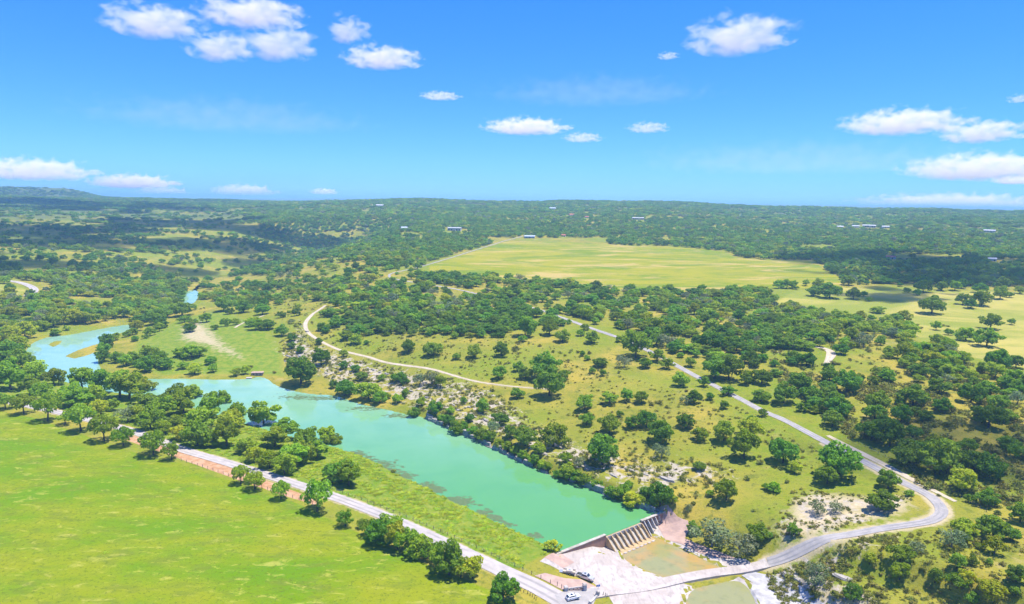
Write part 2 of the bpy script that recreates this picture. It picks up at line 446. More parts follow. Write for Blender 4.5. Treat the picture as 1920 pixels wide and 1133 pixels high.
leaf_mat('leaf_dark', (0.100, 0.215, 0.018), (0.175, 0.310, 0.026), 0.42)
leaf_mat('leaf_mid', (0.150, 0.285, 0.016), (0.250, 0.370, 0.028), 0.42)
leaf_mat('leaf_light', (0.22, 0.32, 0.012), (0.33, 0.38, 0.026), 0.36)
leaf_mat('leaf_grey', (0.14, 0.20, 0.065), (0.24, 0.28, 0.13), 0.3)
leaf_mat('leaf_scrub', (0.15, 0.185, 0.028), (0.25, 0.24, 0.05), 0.25)
simple('paint_white', (0.75, 0.75, 0.74), (0.68, 0.68, 0.67), 3.0, 0.5, 0.3)
simple('paint_silver', (0.62, 0.60, 0.57), (0.56, 0.54, 0.51), 3.0, 0.3, 0.6, 0.4)
simple('paint_tan', (0.55, 0.46, 0.36), (0.46, 0.39, 0.31), 3.0, 0.6, 0.3)
simple('glass_dark', (0.03, 0.04, 0.05), (0.02, 0.03, 0.035), 2.0, 0.08, 0.8)
simple('rubber', (0.02, 0.02, 0.02), (0.03, 0.03, 0.03), 4.0, 0.9, 0.2)
simple('metal_grey', (0.40, 0.42, 0.45), (0.32, 0.34, 0.36), 2.0, 0.5, 0.5, 0.5)
simple('metal_black', (0.03, 0.03, 0.03), (0.05, 0.045, 0.04), 3.0, 0.6, 0.3)
simple('roof_metal', (0.42, 0.47, 0.55), (0.36, 0.41, 0.48), 0.8, 0.5, 0.4)
simple('roof_white', (0.46, 0.46, 0.45), (0.38, 0.38, 0.37), 0.8, 0.6, 0.3)
simple('roof_red', (0.42, 0.12, 0.08), (0.34, 0.11, 0.08), 0.8, 0.7, 0.3)
simple('wall_cream', (0.55, 0.51, 0.43), (0.47, 0.43, 0.36), 0.8, 0.9, 0.2)
simple('wall_blue', (0.23, 0.30, 0.40), (0.19, 0.25, 0.33), 0.8, 0.8, 0.2)
simple('sign_blue', (0.05, 0.16, 0.55), (0.04, 0.13, 0.45), 3.0, 0.5, 0.3)
simple('wood_post', (0.24, 0.19, 0.14), (0.16, 0.13, 0.10), 3.0, 0.95, 0.1)
simple('light_lens', (0.7, 0.6, 0.55), (0.6, 0.5, 0.45), 3.0, 0.2, 0.5)
simple('hide_black', (0.03, 0.025, 0.02), (0.05, 0.04, 0.03), 2.0, 0.9, 0.2)
simple('weed', (0.075, 0.13, 0.05), (0.11, 0.15, 0.06), 1.0, 0.8, 0.2)
simple('bark', (0.10, 0.085, 0.065), (0.06, 0.05, 0.04), 2.0, 0.95, 0.1)
simple('bark_pale', (0.26, 0.24, 0.21), (0.16, 0.15, 0.13), 2.0, 0.95, 0.1)

# ------------------------------------------------------------------ mesh helpers
def new_mesh(name, verts, faces, mats=(), smooth=False, mat_idx=None):
    me = bpy.data.meshes.new(name)
    me.from_pydata([tuple(map(float, v)) for v in verts] if not isinstance(verts, np.ndarray) else verts.tolist(), [], faces if isinstance(faces, list) else faces.tolist())
    for m in mats:
        me.materials.append(MATS[m])
    if mat_idx is not None:
        me.polygons.foreach_set('material_index', np.asarray(mat_idx, np.int32))
    if smooth:
        me.polygons.foreach_set('use_smooth', np.ones(len(me.polygons), bool))
    me.update()
    return me

def obj(name, me, parent=None, loc=None, rotz=None, scale=None):
    o = bpy.data.objects.new(name, me)
    COL.objects.link(o)
    if parent is not None:
        o.parent = parent
    if loc is not None:
        o.location = tuple(map(float, loc))
    if rotz is not None:
        o.rotation_euler = (0, 0, rotz)
    if scale is not None:
        o.scale = scale
    return o

def tag(o, label=None, cat=None, group=None, kind=None):
    if label: o['label'] = label
    if cat: o['category'] = cat
    if group: o['group'] = group
    if kind: o['kind'] = kind
    return o

class MB:
    """collects boxes, prisms and tubes for ONE mesh"""
    def __init__(self):
        self.v, self.f = [], []
    def add(self, vs, fs):
        n = len(self.v)
        self.v += [tuple(map(float, p)) for p in vs]; self.f += [tuple(n + i for i in q) for q in fs]
        return self
    def box(self, x0, x1, y0, y1, z0, z1, taper=0.0):
        t_ = taper
        return self.add([(x0, y0, z0), (x1, y0, z0), (x1, y1, z0), (x0, y1, z0), (x0 + t_, y0 + t_, z1), (x1 - t_, y0 + t_, z1), (x1 - t_, y1 - t_, z1), (x0 + t_, y1 - t_, z1)],
                        [(3, 2, 1, 0), (4, 5, 6, 7), (0, 1, 5, 4), (1, 2, 6, 5), (2, 3, 7, 6), (3, 0, 4, 7)])
    def prism(self, prof, y0, y1):      # profile in x,z swept along y
        n = len(prof)
        vs = [(x, y0, z) for x, z in prof] + [(x, y1, z) for x, z in prof]
        fs = [tuple(range(n)), tuple(range(2 * n - 1, n - 1, -1))] + [(i, i + n, (i + 1) % n + n, (i + 1) % n) for i in range(n)]
        return self.add(vs, fs)
    def tube(self, pts, rad, seg=6):
        P = [Vector(p) for p in pts]; rs = rad if hasattr(rad, '__len__') else [rad] * len(P)
        n0 = len(self.v)
        for i, p in enumerate(P):
            d = (P[min(i + 1, len(P) - 1)] - P[max(i - 1, 0)]).normalized()
            a = d.orthogonal().normalized() if abs(d.z) < 0.95 else Vector((1, 0, 0)).cross(d).normalized(); b_ = d.cross(a)
            for k in range(seg):
                q = p + (a * math.cos(2 * math.pi * k / seg) + b_ * math.sin(2 * math.pi * k / seg)) * rs[i]
                self.v.append(tuple(q))
        for i in range(len(P) - 1):
            for k in range(seg):
                a, b_ = n0 + i * seg + k, n0 + i * seg + (k + 1) % seg
                self.f.append((a, b_, b_ + seg, a + seg))
        self.f.append(tuple(n0 + k for k in range(seg))[::-1]); self.f.append(tuple(n0 + (len(P) - 1) * seg + k for k in range(seg)))
        return self
    def wheel(self, cx, cy, cz, r, w, seg=14):    # axle along y
        n = len(self.v)
        for s in (-1, 1):
            for k in range(seg):
                a = 2 * math.pi * k / seg
                self.v.append((cx + r * math.cos(a), cy + s * w / 2, cz + r * math.sin(a)))
        self.f.append(tuple(n + k for k in range(seg))[::-1] if False else tuple(n + k for k in range(seg)))
        self.f.append(tuple(n + seg + k for k in range(seg))[::-1])
        for k in range(seg):
            a, b_ = n + k, n + (k + 1) % seg
            self.f.append((a, a + seg, b_ + seg, b_))
        return self
    def build(self, name, mat, parent=None, bevel=0.0, **kw):
        me = new_mesh(name, self.v, self.f, [mat])
        bm = bmesh.new(); bm.from_mesh(me)
        bmesh.ops.recalc_face_normals(bm, faces=bm.faces)
        if bevel:
            bmesh.ops.bevel(bm, geom=list(bm.edges), offset=bevel, segments=2, affect='EDGES', profile=0.6)
        bm.to_mesh(me); bm.free()
        return obj(name, me, parent, **kw)

def empty(name, loc, rotz=0.0):
    o = bpy.data.objects.new(name, None); o.empty_display_size = 1.0
    COL.objects.link(o); o.location = tuple(map(float, loc)); o.rotation_euler = (0, 0, rotz)
    return o

# ------------------------------------------------------------------ ground sheet with its zones of cover
Z_PASTURE = [(-400, 700), (0, 772), (60, 783), (120, 803), (220, 838), (280, 858), (330, 866), (440, 905), (500, 926), (560, 945), (640, 985), (720, 1020), (800, 1058), (880, 1090), (930, 1112), (985, 1140), (1000, 1300), (-400, 1300)]
Z_HAY = [(805, 499), (850, 484), (892, 471), (945, 454), (1000, 453), (1100, 456), (1240, 463), (1310, 466), (1362, 474), (1385, 485), (1440, 489), (1527, 491), (1552, 510), (1577, 522), (1580, 536), (1497, 541), (1440, 543), (1280, 548), (1160, 545), (1050, 530), (870, 518), (805, 508)]
Z_MEADOW = [(1440, 575), (1490, 546), (1580, 540), (1700, 544), (1920, 548), (2100, 556), (2100, 720), (1920, 690), (1800, 665), (1720, 640), (1700, 600), (1600, 590), (1540, 582), (1480, 572)]
Z_ROCK = [(560, 600), (590, 640), (700, 678), (830, 705), (930, 730), (1000, 790), (1100, 830), (1220, 860), (1300, 860), (1380, 880), (1360, 910), (1280, 915), (1260, 940), (1235, 950), (1160, 930), (1060, 895), (985, 860), (900, 820), (800, 775), (700, 745), (620, 715), (540, 690), (520, 650)]
Z_ROCK2 = [(1480, 935), (1520, 920), (1620, 930), (1700, 925), (1720, 950), (1690, 975), (1600, 985), (1540, 1010), (1460, 1030), (1440, 1010), (1470, 970)]
Z_ROCK3 = [(1440, 1068), (1530, 1040), (1660, 1005), (1690, 1005), (1600, 1050), (1560, 1080), (1640, 1110), (1680, 1150), (1480, 1150), (1440, 1100)]
Z_SAND = [(330, 605), (390, 600), (430, 640), (470, 668), (455, 680), (420, 672), (370, 650), (325, 640)]
Z_LUSH = [(-200, 715), (0, 742), (130, 770), (250, 800), (350, 838), (480, 876), (600, 918), (700, 955), (820, 1010), (965, 1068), (1010, 1046), (1045, 1034), (1018, 1016), (940, 980), (842, 935), (700, 860), (600, 832), (440, 785), (300, 748), (160, 722), (60, 690), (-200, 650)]
Z_LUSH2 = [(250, 640), (330, 600), (420, 580), (470, 600), (540, 660), (540, 710), (500, 705), (300, 705), (230, 690)]
Z_RED = [(230, 811), (340, 844), (480, 894), (560, 924), (600, 940), (590, 947), (540, 932), (440, 898), (330, 858), (232, 824)]
Z_LFLD = [(0, 534), (30, 536), (52, 545), (30, 556), (-60, 560), (-60, 535)]
Z_WOOD = [(-600, 374), (600, 374), (1900, 395), (2600, 400), (2600, 545), (1580, 535), (1527, 490), (1400, 485), (1360, 472), (1240, 460), (950, 450), (800, 497), (700, 540), (600, 545), (400, 480), (0, 505), (-600, 480)]

ROAD_L = [(-60, 738), (60, 762), (150, 783), (245, 807), (275, 818), (345, 845), (410, 863), (480, 885), (583, 917), (625, 931), (700, 959), (764, 986), (816, 1010), (868, 1035), (920, 1060), (975, 1087), (1040, 1118), (1090, 1150), (1150, 1200)]
ROAD_R = [(1110, 1112), (1160, 1106), (1210, 1101), (1285, 1091), (1360, 1077), (1440, 1056)]
ROAD_R2 = [(1440, 1056), (1492, 1036), (1569, 1008), (1647, 992), (1724, 982), (1750, 976), (1768, 963), (1763, 948), (1745, 930), (1719, 917), (1688, 903), (1631, 871), (1605, 860), (1557, 834), (1512, 810), (1465, 785), (1435, 774), (1380, 744), (1335, 721), (1305, 706), (1262, 682), (1225, 662), (1170, 637), (1135, 625), (1097, 612), (1042, 592), (1007, 579), (930, 560), (875, 546), (817, 536), (775, 530), (745, 525), (727, 519), (734, 512), (767, 506), (805, 496), (850, 482), (892, 469), (945, 452), (975, 445), (1000, 436)]
TRACK = [(610, 573), (602, 579), (580, 595), (571, 607), (575, 622), (590, 634), (630, 655), (667, 664), (717, 679), (767, 686), (830, 698), (880, 714), (960, 725), (1010, 729), (1040, 730)]

gx, gy = GX.ravel(), GY.ravel(); gr = np.hypot(gx, gy)
gz = GZ.ravel()
def mask(pix, soft, extra=None):
    P = at_xy(pix)
    s = sdf(gx, gy, P)
    return np.clip(0.5 - s / (2 * soft), 0, 1)
za = np.zeros((len(gx), 4), np.float32); zb = np.zeros((len(gx), 4), np.float32)
za[:, 0] = mask(Z_PASTURE, 2.5)
za[:, 1] = mask(Z_HAY, 4.0)
za[:, 2] = np.clip(mask(Z_ROCK, 10) * 0.75 + mask(Z_ROCK2, 6) * .75 + mask(Z_ROCK3, 4) * .85, 0, 1)
za[:, 3] = np.maximum(mask(Z_MEADOW, 14), mask(Z_LFLD, 4))
zb[:, 0] = np.maximum(mask(Z_SAND, 12) * 0.6, np.maximum(mask(Z_ROCK2, 8) * .75, mask(Z_ROCK3, 6) * .6))
def verge(pix, half, soft, strength, rmax):
    C = smooth_line(at_xy(pix), 2); out = np.zeros(len(gx))
    m_ = (gr > 150) & (gr < rmax); out[m_] = np.clip(0.5 - (seg_dist(gx[m_], gy[m_], C, False) - half) / (2 * soft), 0, 1) * strength
    return out
zb[:, 0] = np.maximum(zb[:, 0], np.maximum(verge(ROAD_R2[:16], 4.6, 2.2, .66, 330), verge(ROAD_L, 4.6, .9, .55, 500)))
zb[:, 0] = np.maximum(zb[:, 0], np.maximum(verge(TRACK, 2.6, 2.5, .6, 700), verge(ROAD_R2[16:], 3.2, 1.5, .55, 700)))
zb[:, 1] = np.maximum(mask(Z_LUSH, 3.0), mask(Z_LUSH2, 12) * 0.8)
far_wood = sstep(1500, 2300, gr)
zb[:, 2] = np.clip(np.maximum(far_wood * (0.15 + 0.8 * fbm(gx / 260, gy / 260, 21) + 0.5 * sstep(3500, 5000, gr)), 0), 0, 1)
zb[:, 3] = mask(Z_RED, 1.2)
NTH, NR = GX.shape
idx = np.arange(NTH * NR).reshape(NTH, NR)
quads = np.stack([idx[:-1, :-1], idx[:-1, 1:], idx[1:, 1:], idx[1:, :-1]], -1).reshape(-1, 4)
wrap = np.stack([idx[-1, :-1], idx[-1, 1:], idx[0, 1:], idx[0, :-1]], -1)
quads = np.vstack([quads, wrap])[:, ::-1]
me = bpy.data.meshes.new('ground')
me.vertices.add(len(gx)); me.vertices.foreach_set('co', np.stack([gx, gy, gz], 1).astype(np.float32).ravel())
me.loops.add(quads.size); me.loops.foreach_set('vertex_index', quads.astype(np.int32).ravel())
me.polygons.add(len(quads)); me.polygons.foreach_set('loop_start', (np.arange(len(quads)) * 4).astype(np.int32))
me.polygons.foreach_set('use_smooth', np.ones(len(quads), bool))
me.update(calc_edges=True)
me.validate()
for nm, dat in (('zone_a', za), ('zone_b', zb)):
    a = me.attributes.new(nm, 'FLOAT_COLOR', 'POINT'); a.data.foreach_set('color', dat.ravel())
me.materials.append(MATS['ground_cover'])
tag(obj('ground', me), 'grass, scrub and bare limestone ground of the river valley', kind='structure')
if me.polygons[len(me.polygons) // 2].normal.z < 0:
    me.flip_normals()

# ------------------------------------------------------------------ water
def sheet(name, poly, z, mat):
    from mathutils.geometry import tessellate_polygon
    V = [(p[0], p[1], z) for p in poly]
    tr = tessellate_polygon([[Vector(v) for v in V]])
    m_ = new_mesh(name, V, [tuple(q) for q in tr], [mat])
    if m_.polygons[0].normal.z < 0:
        m_.flip_normals()
    return obj(name, m_)
eL = DAM_L - DA * 1.0; eR = DAM_R + DA * 0.5
lake_sheet = [tuple(eL), tuple(eR)] + [tuple(p) for p in plan([(1300, 930), (1100, 860), (800, 730), (600, 650), (480, 560), (420, 520), (300, 530), (240, 590), (0, 610), (-60, 700), (200, 790), (500, 860), (800, 960), (1000, 1035)])]
tag(sheet('lake_water', lake_sheet, 0.0, 'lake_water'), 'turquoise green water of the lake held back by the dam', kind='structure')
def grow(P, d):
    c = P.mean(0); v = P - c
    return c + v * (1 + d / np.linalg.norm(v, axis=1))[:, None]
tag(sheet('pool_water', grow(POOL, 3.0), POOL_Z, 'pool_water'), 'shallow olive pool of water below the dam', kind='structure')
tag(sheet('pool_water', grow(POOL2, 3.0), POOL_Z - 0.3, 'pool_water'), 'amber and olive pool of water beyond the low road crossing', kind='structure')

# ------------------------------------------------------------------ roads, draped as thin strips
def strip(name, pix, width, mat, label, lift=0.14, zmin=None, skirt=0.0, world_pts=None, smoothing=2, step=3.0):
    C = smooth_line(at_xy(pix) if world_pts is None else world_pts, smoothing)
    d = np.r_[0, np.cumsum(np.linalg.norm(np.diff(C, axis=0), axis=1))]
    n = max(2, int(d[-1] / step))
    s = np.linspace(0, d[-1], n)
    C = np.stack([np.interp(s, d, C[:, 0]), np.interp(s, d, C[:, 1])], 1)
    T = np.gradient(C, axis=0); T /= np.linalg.norm(T, axis=1)[:, None]
    N = np.stack([-T[:, 1], T[:, 0]], 1)
    W = np.interp(np.linspace(0, 1, n), np.linspace(0, 1, len(width)), width) if hasattr(width, '__len__') else np.full(n, width)
    W = W * (1 + 0.10 * (fbm(s / 9, s * 0, 31) - 0.5))
    ts = np.linspace(-1, 1, 9)
    rows, acc = [], []
    zc = None
    for k in ts:
        p = C + N * (W / 2 * k)[:, None]
        z = ground_z(p[:, 0], p[:, 1])
        if zmin is not None:
            z = np.maximum(z, zmin)
        rows.append(np.c_[p, z + lift]); acc.append(np.full(n, k))
    V = np.stack(rows, 1); Acc = np.stack(acc, 1)
    if zmin is not None:
        m_ = V[:, :, 2].max(1); ker = np.ones(9) / 9
        m_ = np.convolve(np.pad(m_, 4, mode='edge'), ker, 'valid'); V[:, :, 2] = np.maximum(V[:, :, 2], m_[:, None])
    k9 = len(ts)
    if skirt:
        lo = V[:, :1].copy(); lo[..., 2] -= skirt; hi = V[:, -1:].copy(); hi[..., 2] -= skirt
        V = np.concatenate([lo, V, hi], 1); Acc = np.concatenate([Acc[:, :1], Acc, Acc[:, -1:]], 1); k9 += 2
    ii = np.arange(n * k9).reshape(n, k9)
    q = np.stack([ii[:-1, :-1], ii[1:, :-1], ii[1:, 1:], ii[:-1, 1:]], -1).reshape(-1, 4)
    m_ = new_mesh(name, V.reshape(-1, 3), q[:, ::-1], [mat], smooth=not skirt)
    a = m_.attributes.new('across', 'FLOAT', 'POINT'); a.data.foreach_set('value', Acc.ravel().astype(np.float32))
    o = obj(name, m_)
    if sum(p.normal.z for p in m_.polygons) < 0:
        m_.flip_normals()
    return tag(o, label, kind='structure')

strip('road', ROAD_L, [5.8, 5.8, 5.8, 6, 6.2, 8], 'road_chipseal', 'pale chip sealed road between the green pasture and the lake', 0.14)
strip('road', ROAD_R2, [4.2, 3.9, 4.2, 3.3, 2.8, 2.6, 2.8, 3.0], 'road_asphalt', 'grey road climbing from the crossing through the oaks', 0.16)
strip('road', ROAD_R, [5.6, 4.8, 4.5], 'concrete_pale', 'low concrete road crossing below the dam', 0.10, zmin=POOL_Z + 0.75, skirt=1.2, step=1.5)
strip('path', TRACK, [3.0, 3.6, 2.6, 2.5, 2.0, 0.8], 'track_caliche', 'bare caliche track along the top of the rocky bank', 0.12)
strip('path', [(1552, 817), (1595, 840), (1667, 876), (1724, 907), (1792, 941)], [2.0, 3.4, 3.2, 1.6], 'track_caliche', 'strip of white gravel beside the grey road', 0.12)
strip('path', [(-20, 526), (20, 527), (45, 532), (66, 541), (62, 550), (50, 556)], [9, 9, 8, 7], 'road_chipseal', 'pale road bend far on the left beyond the trees', 0.3)
strip('path', [(1528, 650), (1550, 655), (1560, 662), (1556, 672), (1548, 684)], [4, 6, 3], 'track_caliche', 'white caliche turnout among the oaks on the right', 0.25)
strip('path', [(495, 592), (480, 597), (460, 604), (440, 615)], 2.5, 'track_caliche', 'faint sandy track on the slope above the river bend', 0.15)
strip('path', [(838, 408), (855, 411), (866, 420)], [10, 14, 10], 'track_caliche', 'pale far ranch road below the ridge', 0.8)
strip('path', [(1385, 443), (1410, 447), (1436, 453)], [6, 7, 6], 'track_caliche', 'pale ranch road among the far oaks on the right', 0.8)
# ------------------------------------------------------------------ trees: shapes
def crown_mesh(name, mat, seed, rx, rz, zc, lobes, leaves, size, flat=0.55, lobe_r=(0.20, 0.40), low=0.0, cone=0.0):
    g = np.random.default_rng(seed)
    L = []
    for i in range(lobes):
        for _ in range(30):
            v = g.normal(size=3); v /= np.linalg.norm(v)
            if v[2] > -0.6:
                break
        k = g.uniform(0.50, 0.92)
        c = np.array([v[0] * rx * k, v[1] * rx * k, v[2] * rz * k])
        if cone:
            c[:2] *= 1 - cone * (c[2] / rz * 0.5 + 0.5)
        rr = g.uniform(*lobe_r) * rx * (1 - cone * 0.5 * (c[2] / rz * .5 + .5))
        L.append((c, rr, rr * g.uniform(flat, flat + 0.3)))
    # two outliers make the outline uneven
    for i in range(6):
        a = g.uniform(0, 6.28); k = g.uniform(.75, 1.02)
        L.append((np.array([math.cos(a) * rx * k, math.sin(a) * rx * k, g.uniform(-.35, .35) * rz]), rx * g.uniform(.15, .30), rx * g.uniform(.12, .24)))
    L.append((np.array([0, 0, -.1 * rz]), rx * 0.5, rz * 0.55))
    sq = g.uniform(.82, 1.2); L = [(np.array([c[0] * sq, c[1] / sq, c[2] * (1 + .25 * math.copysign(1, c[0]) * g.random())]), a_, b_) for c, a_, b_ in L]
    w = np.array([l[1] ** 2 for l in L]); w /= w.sum()
    V, Fc = [], []
    cs = np.array([l[0] for l in L]); ra = np.array([l[1] for l in L]); rb = np.array([l[2] for l in L])
    pick = g.choice(len(L), leaves * 2, p=w)
    made = 0
    for k in pick:
        n = g.normal(size=3); n /= np.linalg.norm(n)
        if n[2] < -0.5 and g.random() < 0.6:
            continue
        p = cs[k] + n * np.array([ra[k], ra[k], rb[k]]) * g.uniform(0.78, 1.06)
        q = (p - cs) / np.stack([ra, ra, rb], 1)
        if (np.sum(q * q, 1) < 0.5).any():
            continue
        if p[2] + zc < low:
            continue
        nn = n * 0.75 + g.normal(size=3) * 0.5 + np.array([0, 0, 0.25]); nn /= np.linalg.norm(nn)
        a = np.cross(nn, g.normal(size=3)); a /= np.linalg.norm(a); b_ = np.cross(nn, a)
        s = size * g.uniform(0.6, 1.35); e = s * g.uniform(0.55, 0.9)
        o = len(V); p = p + np.array([0, 0, zc])
        bend = nn * s * g.uniform(-.25, .1)
        V += [p - a * s * .5 + bend, p - b_ * e * .5, p + a * s * .5 + bend, p + b_ * e * .5]
        Fc += [(o, o + 1, o + 3), (o + 1, o + 2, o + 3)]
        made += 1
        if made >= leaves:
            break
    return new_mesh(name, np.array(V), Fc, [mat])

def trunk_mesh(name, seed, h, spread, r0, mat='bark', seg=6):
    g = random.Random(seed)
    m_ = MB()
    fork = h * g.uniform(0.35, 0.5)
    lean = (g.uniform(-.3, .3), g.uniform(-.3, .3))
    m_.tube([(0, 0, -0.5), (0, 0, 0.15), (lean[0] * .5, lean[1] * .5, fork * .6), (lean[0], lean[1], fork)], [r0 * 1.5, r0 * 1.15, r0 * .9, r0 * .75], seg)
    n = g.randint(4, 5)
    for i in range(n):
        a = 2 * math.pi * (i + g.uniform(-.3, .3)) / n; k = spread * g.uniform(.45, .75); z = h * g.uniform(.75, 1.0)
        m_.tube([(lean[0], lean[1], fork - .1), (lean[0] + math.cos(a) * k * .45, lean[1] + math.sin(a) * k * .45, fork + (z - fork) * .45), (lean[0] + math.cos(a) * k, lean[1] + math.sin(a) * k, z)], [r0 * .6, r0 * .36, r0 * .1], 5)
    me_ = new_mesh(name, m_.v, m_.f, [mat], smooth=True)
    return me_

KINDS = {}
def make_kind(key, mat, n, seed, **kw):
    tr = dict(h=5.5, spread=4.0, r0=0.32, mat='bark'); tr.update(kw.pop('trunk', {}))
    KINDS[key] = [(crown_mesh('crown', mat, seed + i, **kw), trunk_mesh('trunk', seed + i, **tr)) for i in range(n)]
make_kind('dark', 'leaf_dark', 5, 100, rx=4.5, rz=3.7, zc=4.0, lobes=26, leaves=2300, size=0.78, low=0.3, trunk=dict(h=5, spread=3.5))
make_kind('mid', 'leaf_mid', 5, 200, rx=4.5, rz=3.8, zc=4.1, lobes=24, leaves=2200, size=0.78, low=0.4, trunk=dict(h=5, spread=3.5))
make_kind('row', 'leaf_mid', 4, 250, rx=4.6, rz=3.5, zc=5.1, lobes=22, leaves=1900, size=0.74, low=1.7, trunk=dict(h=6, spread=3.8))
make_kind('light', 'leaf_light', 4, 300, rx=4.5, rz=4.1, zc=4.5, lobes=20, leaves=1900, size=0.78, low=0.4, trunk=dict(h=5, spread=3.5))
make_kind('grey', 'leaf_grey', 3, 400, rx=4.6, rz=3.8, zc=4.2, lobes=18, leaves=1300, size=0.62, low=0.5, trunk=dict(mat='bark_pale', spread=5.0, h=7))
make_kind('tall', 'leaf_mid', 4, 500, rx=3.8, rz=4.9, zc=5.4, lobes=26, leaves=2400, size=0.78, low=0.5, trunk=dict(h=8, spread=2.8, r0=.36))
make_kind('juniper', 'leaf_dark', 3, 600, rx=4.4, rz=4.8, zc=4.4, lobes=20, leaves=1700, size=0.75, cone=0.45, low=0.1, lobe_r=(0.34, 0.5), trunk=dict(h=6, spread=2.0))
make_kind('shrub', 'leaf_scrub', 4, 700, rx=4.6, rz=3.8, zc=2.9, lobes=10, leaves=650, size=1.2, low=-0.2, trunk=dict(h=4, spread=3.5, r0=.3))

def joined(key, i, name, lo=None):
    cr, tr = KINDS[key][i]
    if lo:
        cr = crown_mesh(name, MATS_OF[key], 9000 + hash_key(key) + i, **lo)
    bm = bmesh.new(); bm.from_mesh(cr); nf = len(bm.faces); bm.from_mesh(tr)
    for k, f in enumerate(bm.faces):
        f.material_index = 0 if k < nf else 1
    m_ = bpy.data.meshes.new(name); bm.to_mesh(m_); bm.free()
    m_.materials.append(cr.materials[0]); m_.materials.append(tr.materials[0])
    return m_
MATS_OF = dict(row='leaf_mid', dark='leaf_dark', mid='leaf_mid', light='leaf_light', grey='leaf_grey', tall='leaf_mid', juniper='leaf_dark', shrub='leaf_scrub')
def hash_key(k): return sum(map(ord, k))

def proto_collection(name, meshes):
    c = bpy.data.collections.new(name)
    for i, m_ in enumerate(meshes):
        c.objects.link(bpy.data.objects.new('%s_%02d' % (name, i), m_))
    return c

def scatter(name, pts, scl, rot, pick, coll, label, cat=None):
    m_ = bpy.data.meshes.new(name)
    m_.from_pydata(np.asarray(pts, float).tolist(), [], [])
    for nm, ty, key, dat in (('scl', 'FLOAT_VECTOR', 'vector', scl), ('rot', 'FLOAT', 'value', rot), ('pick', 'INT', 'value', pick)):
        a = m_.attributes.new(nm, ty, 'POINT'); a.data.foreach_set(key, np.asarray(dat, np.int32 if ty == 'INT' else np.float32).ravel())
    o = obj(name, m_)
    ng = bpy.data.node_groups.new(name, 'GeometryNodeTree')
    ng.interface.new_socket('Geometry', in_out='INPUT', socket_type='NodeSocketGeometry'); ng.interface.new_socket('Geometry', in_out='OUTPUT', socket_type='NodeSocketGeometry')
    N = ng.nodes; gi, go = N.new('NodeGroupInput'), N.new('NodeGroupOutput')
    iop = N.new('GeometryNodeInstanceOnPoints'); ci = N.new('GeometryNodeCollectionInfo')
    ci.inputs['Collection'].default_value = coll; ci.inputs['Separate Children'].default_value = True; ci.inputs['Reset Children'].default_value = True
    iop.inputs['Pick Instance'].default_value = True
    def at_(nm, ty):
        x = N.new('GeometryNodeInputNamedAttribute'); x.data_type = ty; x.inputs['Name'].default_value = nm
        return [s for s in x.outputs if s.enabled and s.name == 'Attribute'][0]
    cx = N.new('ShaderNodeCombineXYZ'); er = N.new('FunctionNodeEulerToRotation')
    L = ng.links
    L.new(at_('rot', 'FLOAT'), cx.inputs['Z']); L.new(cx.outputs[0], er.inputs[0])
    L.new(gi.outputs[0], iop.inputs['Points']); L.new(ci.outputs[0], iop.inputs['Instance']); L.new(at_('pick', 'INT'), iop.inputs['Instance Index'])
    L.new(er.outputs[0], iop.inputs['Rotation']); L.new(at_('scl', 'FLOAT_VECTOR'), iop.inputs['Scale']); L.new(iop.outputs[0], go.inputs[0])
    md = o.modifiers.new('scatter', 'NODES'); md.node_group = ng
    return tag(o, label, cat, kind='stuff')

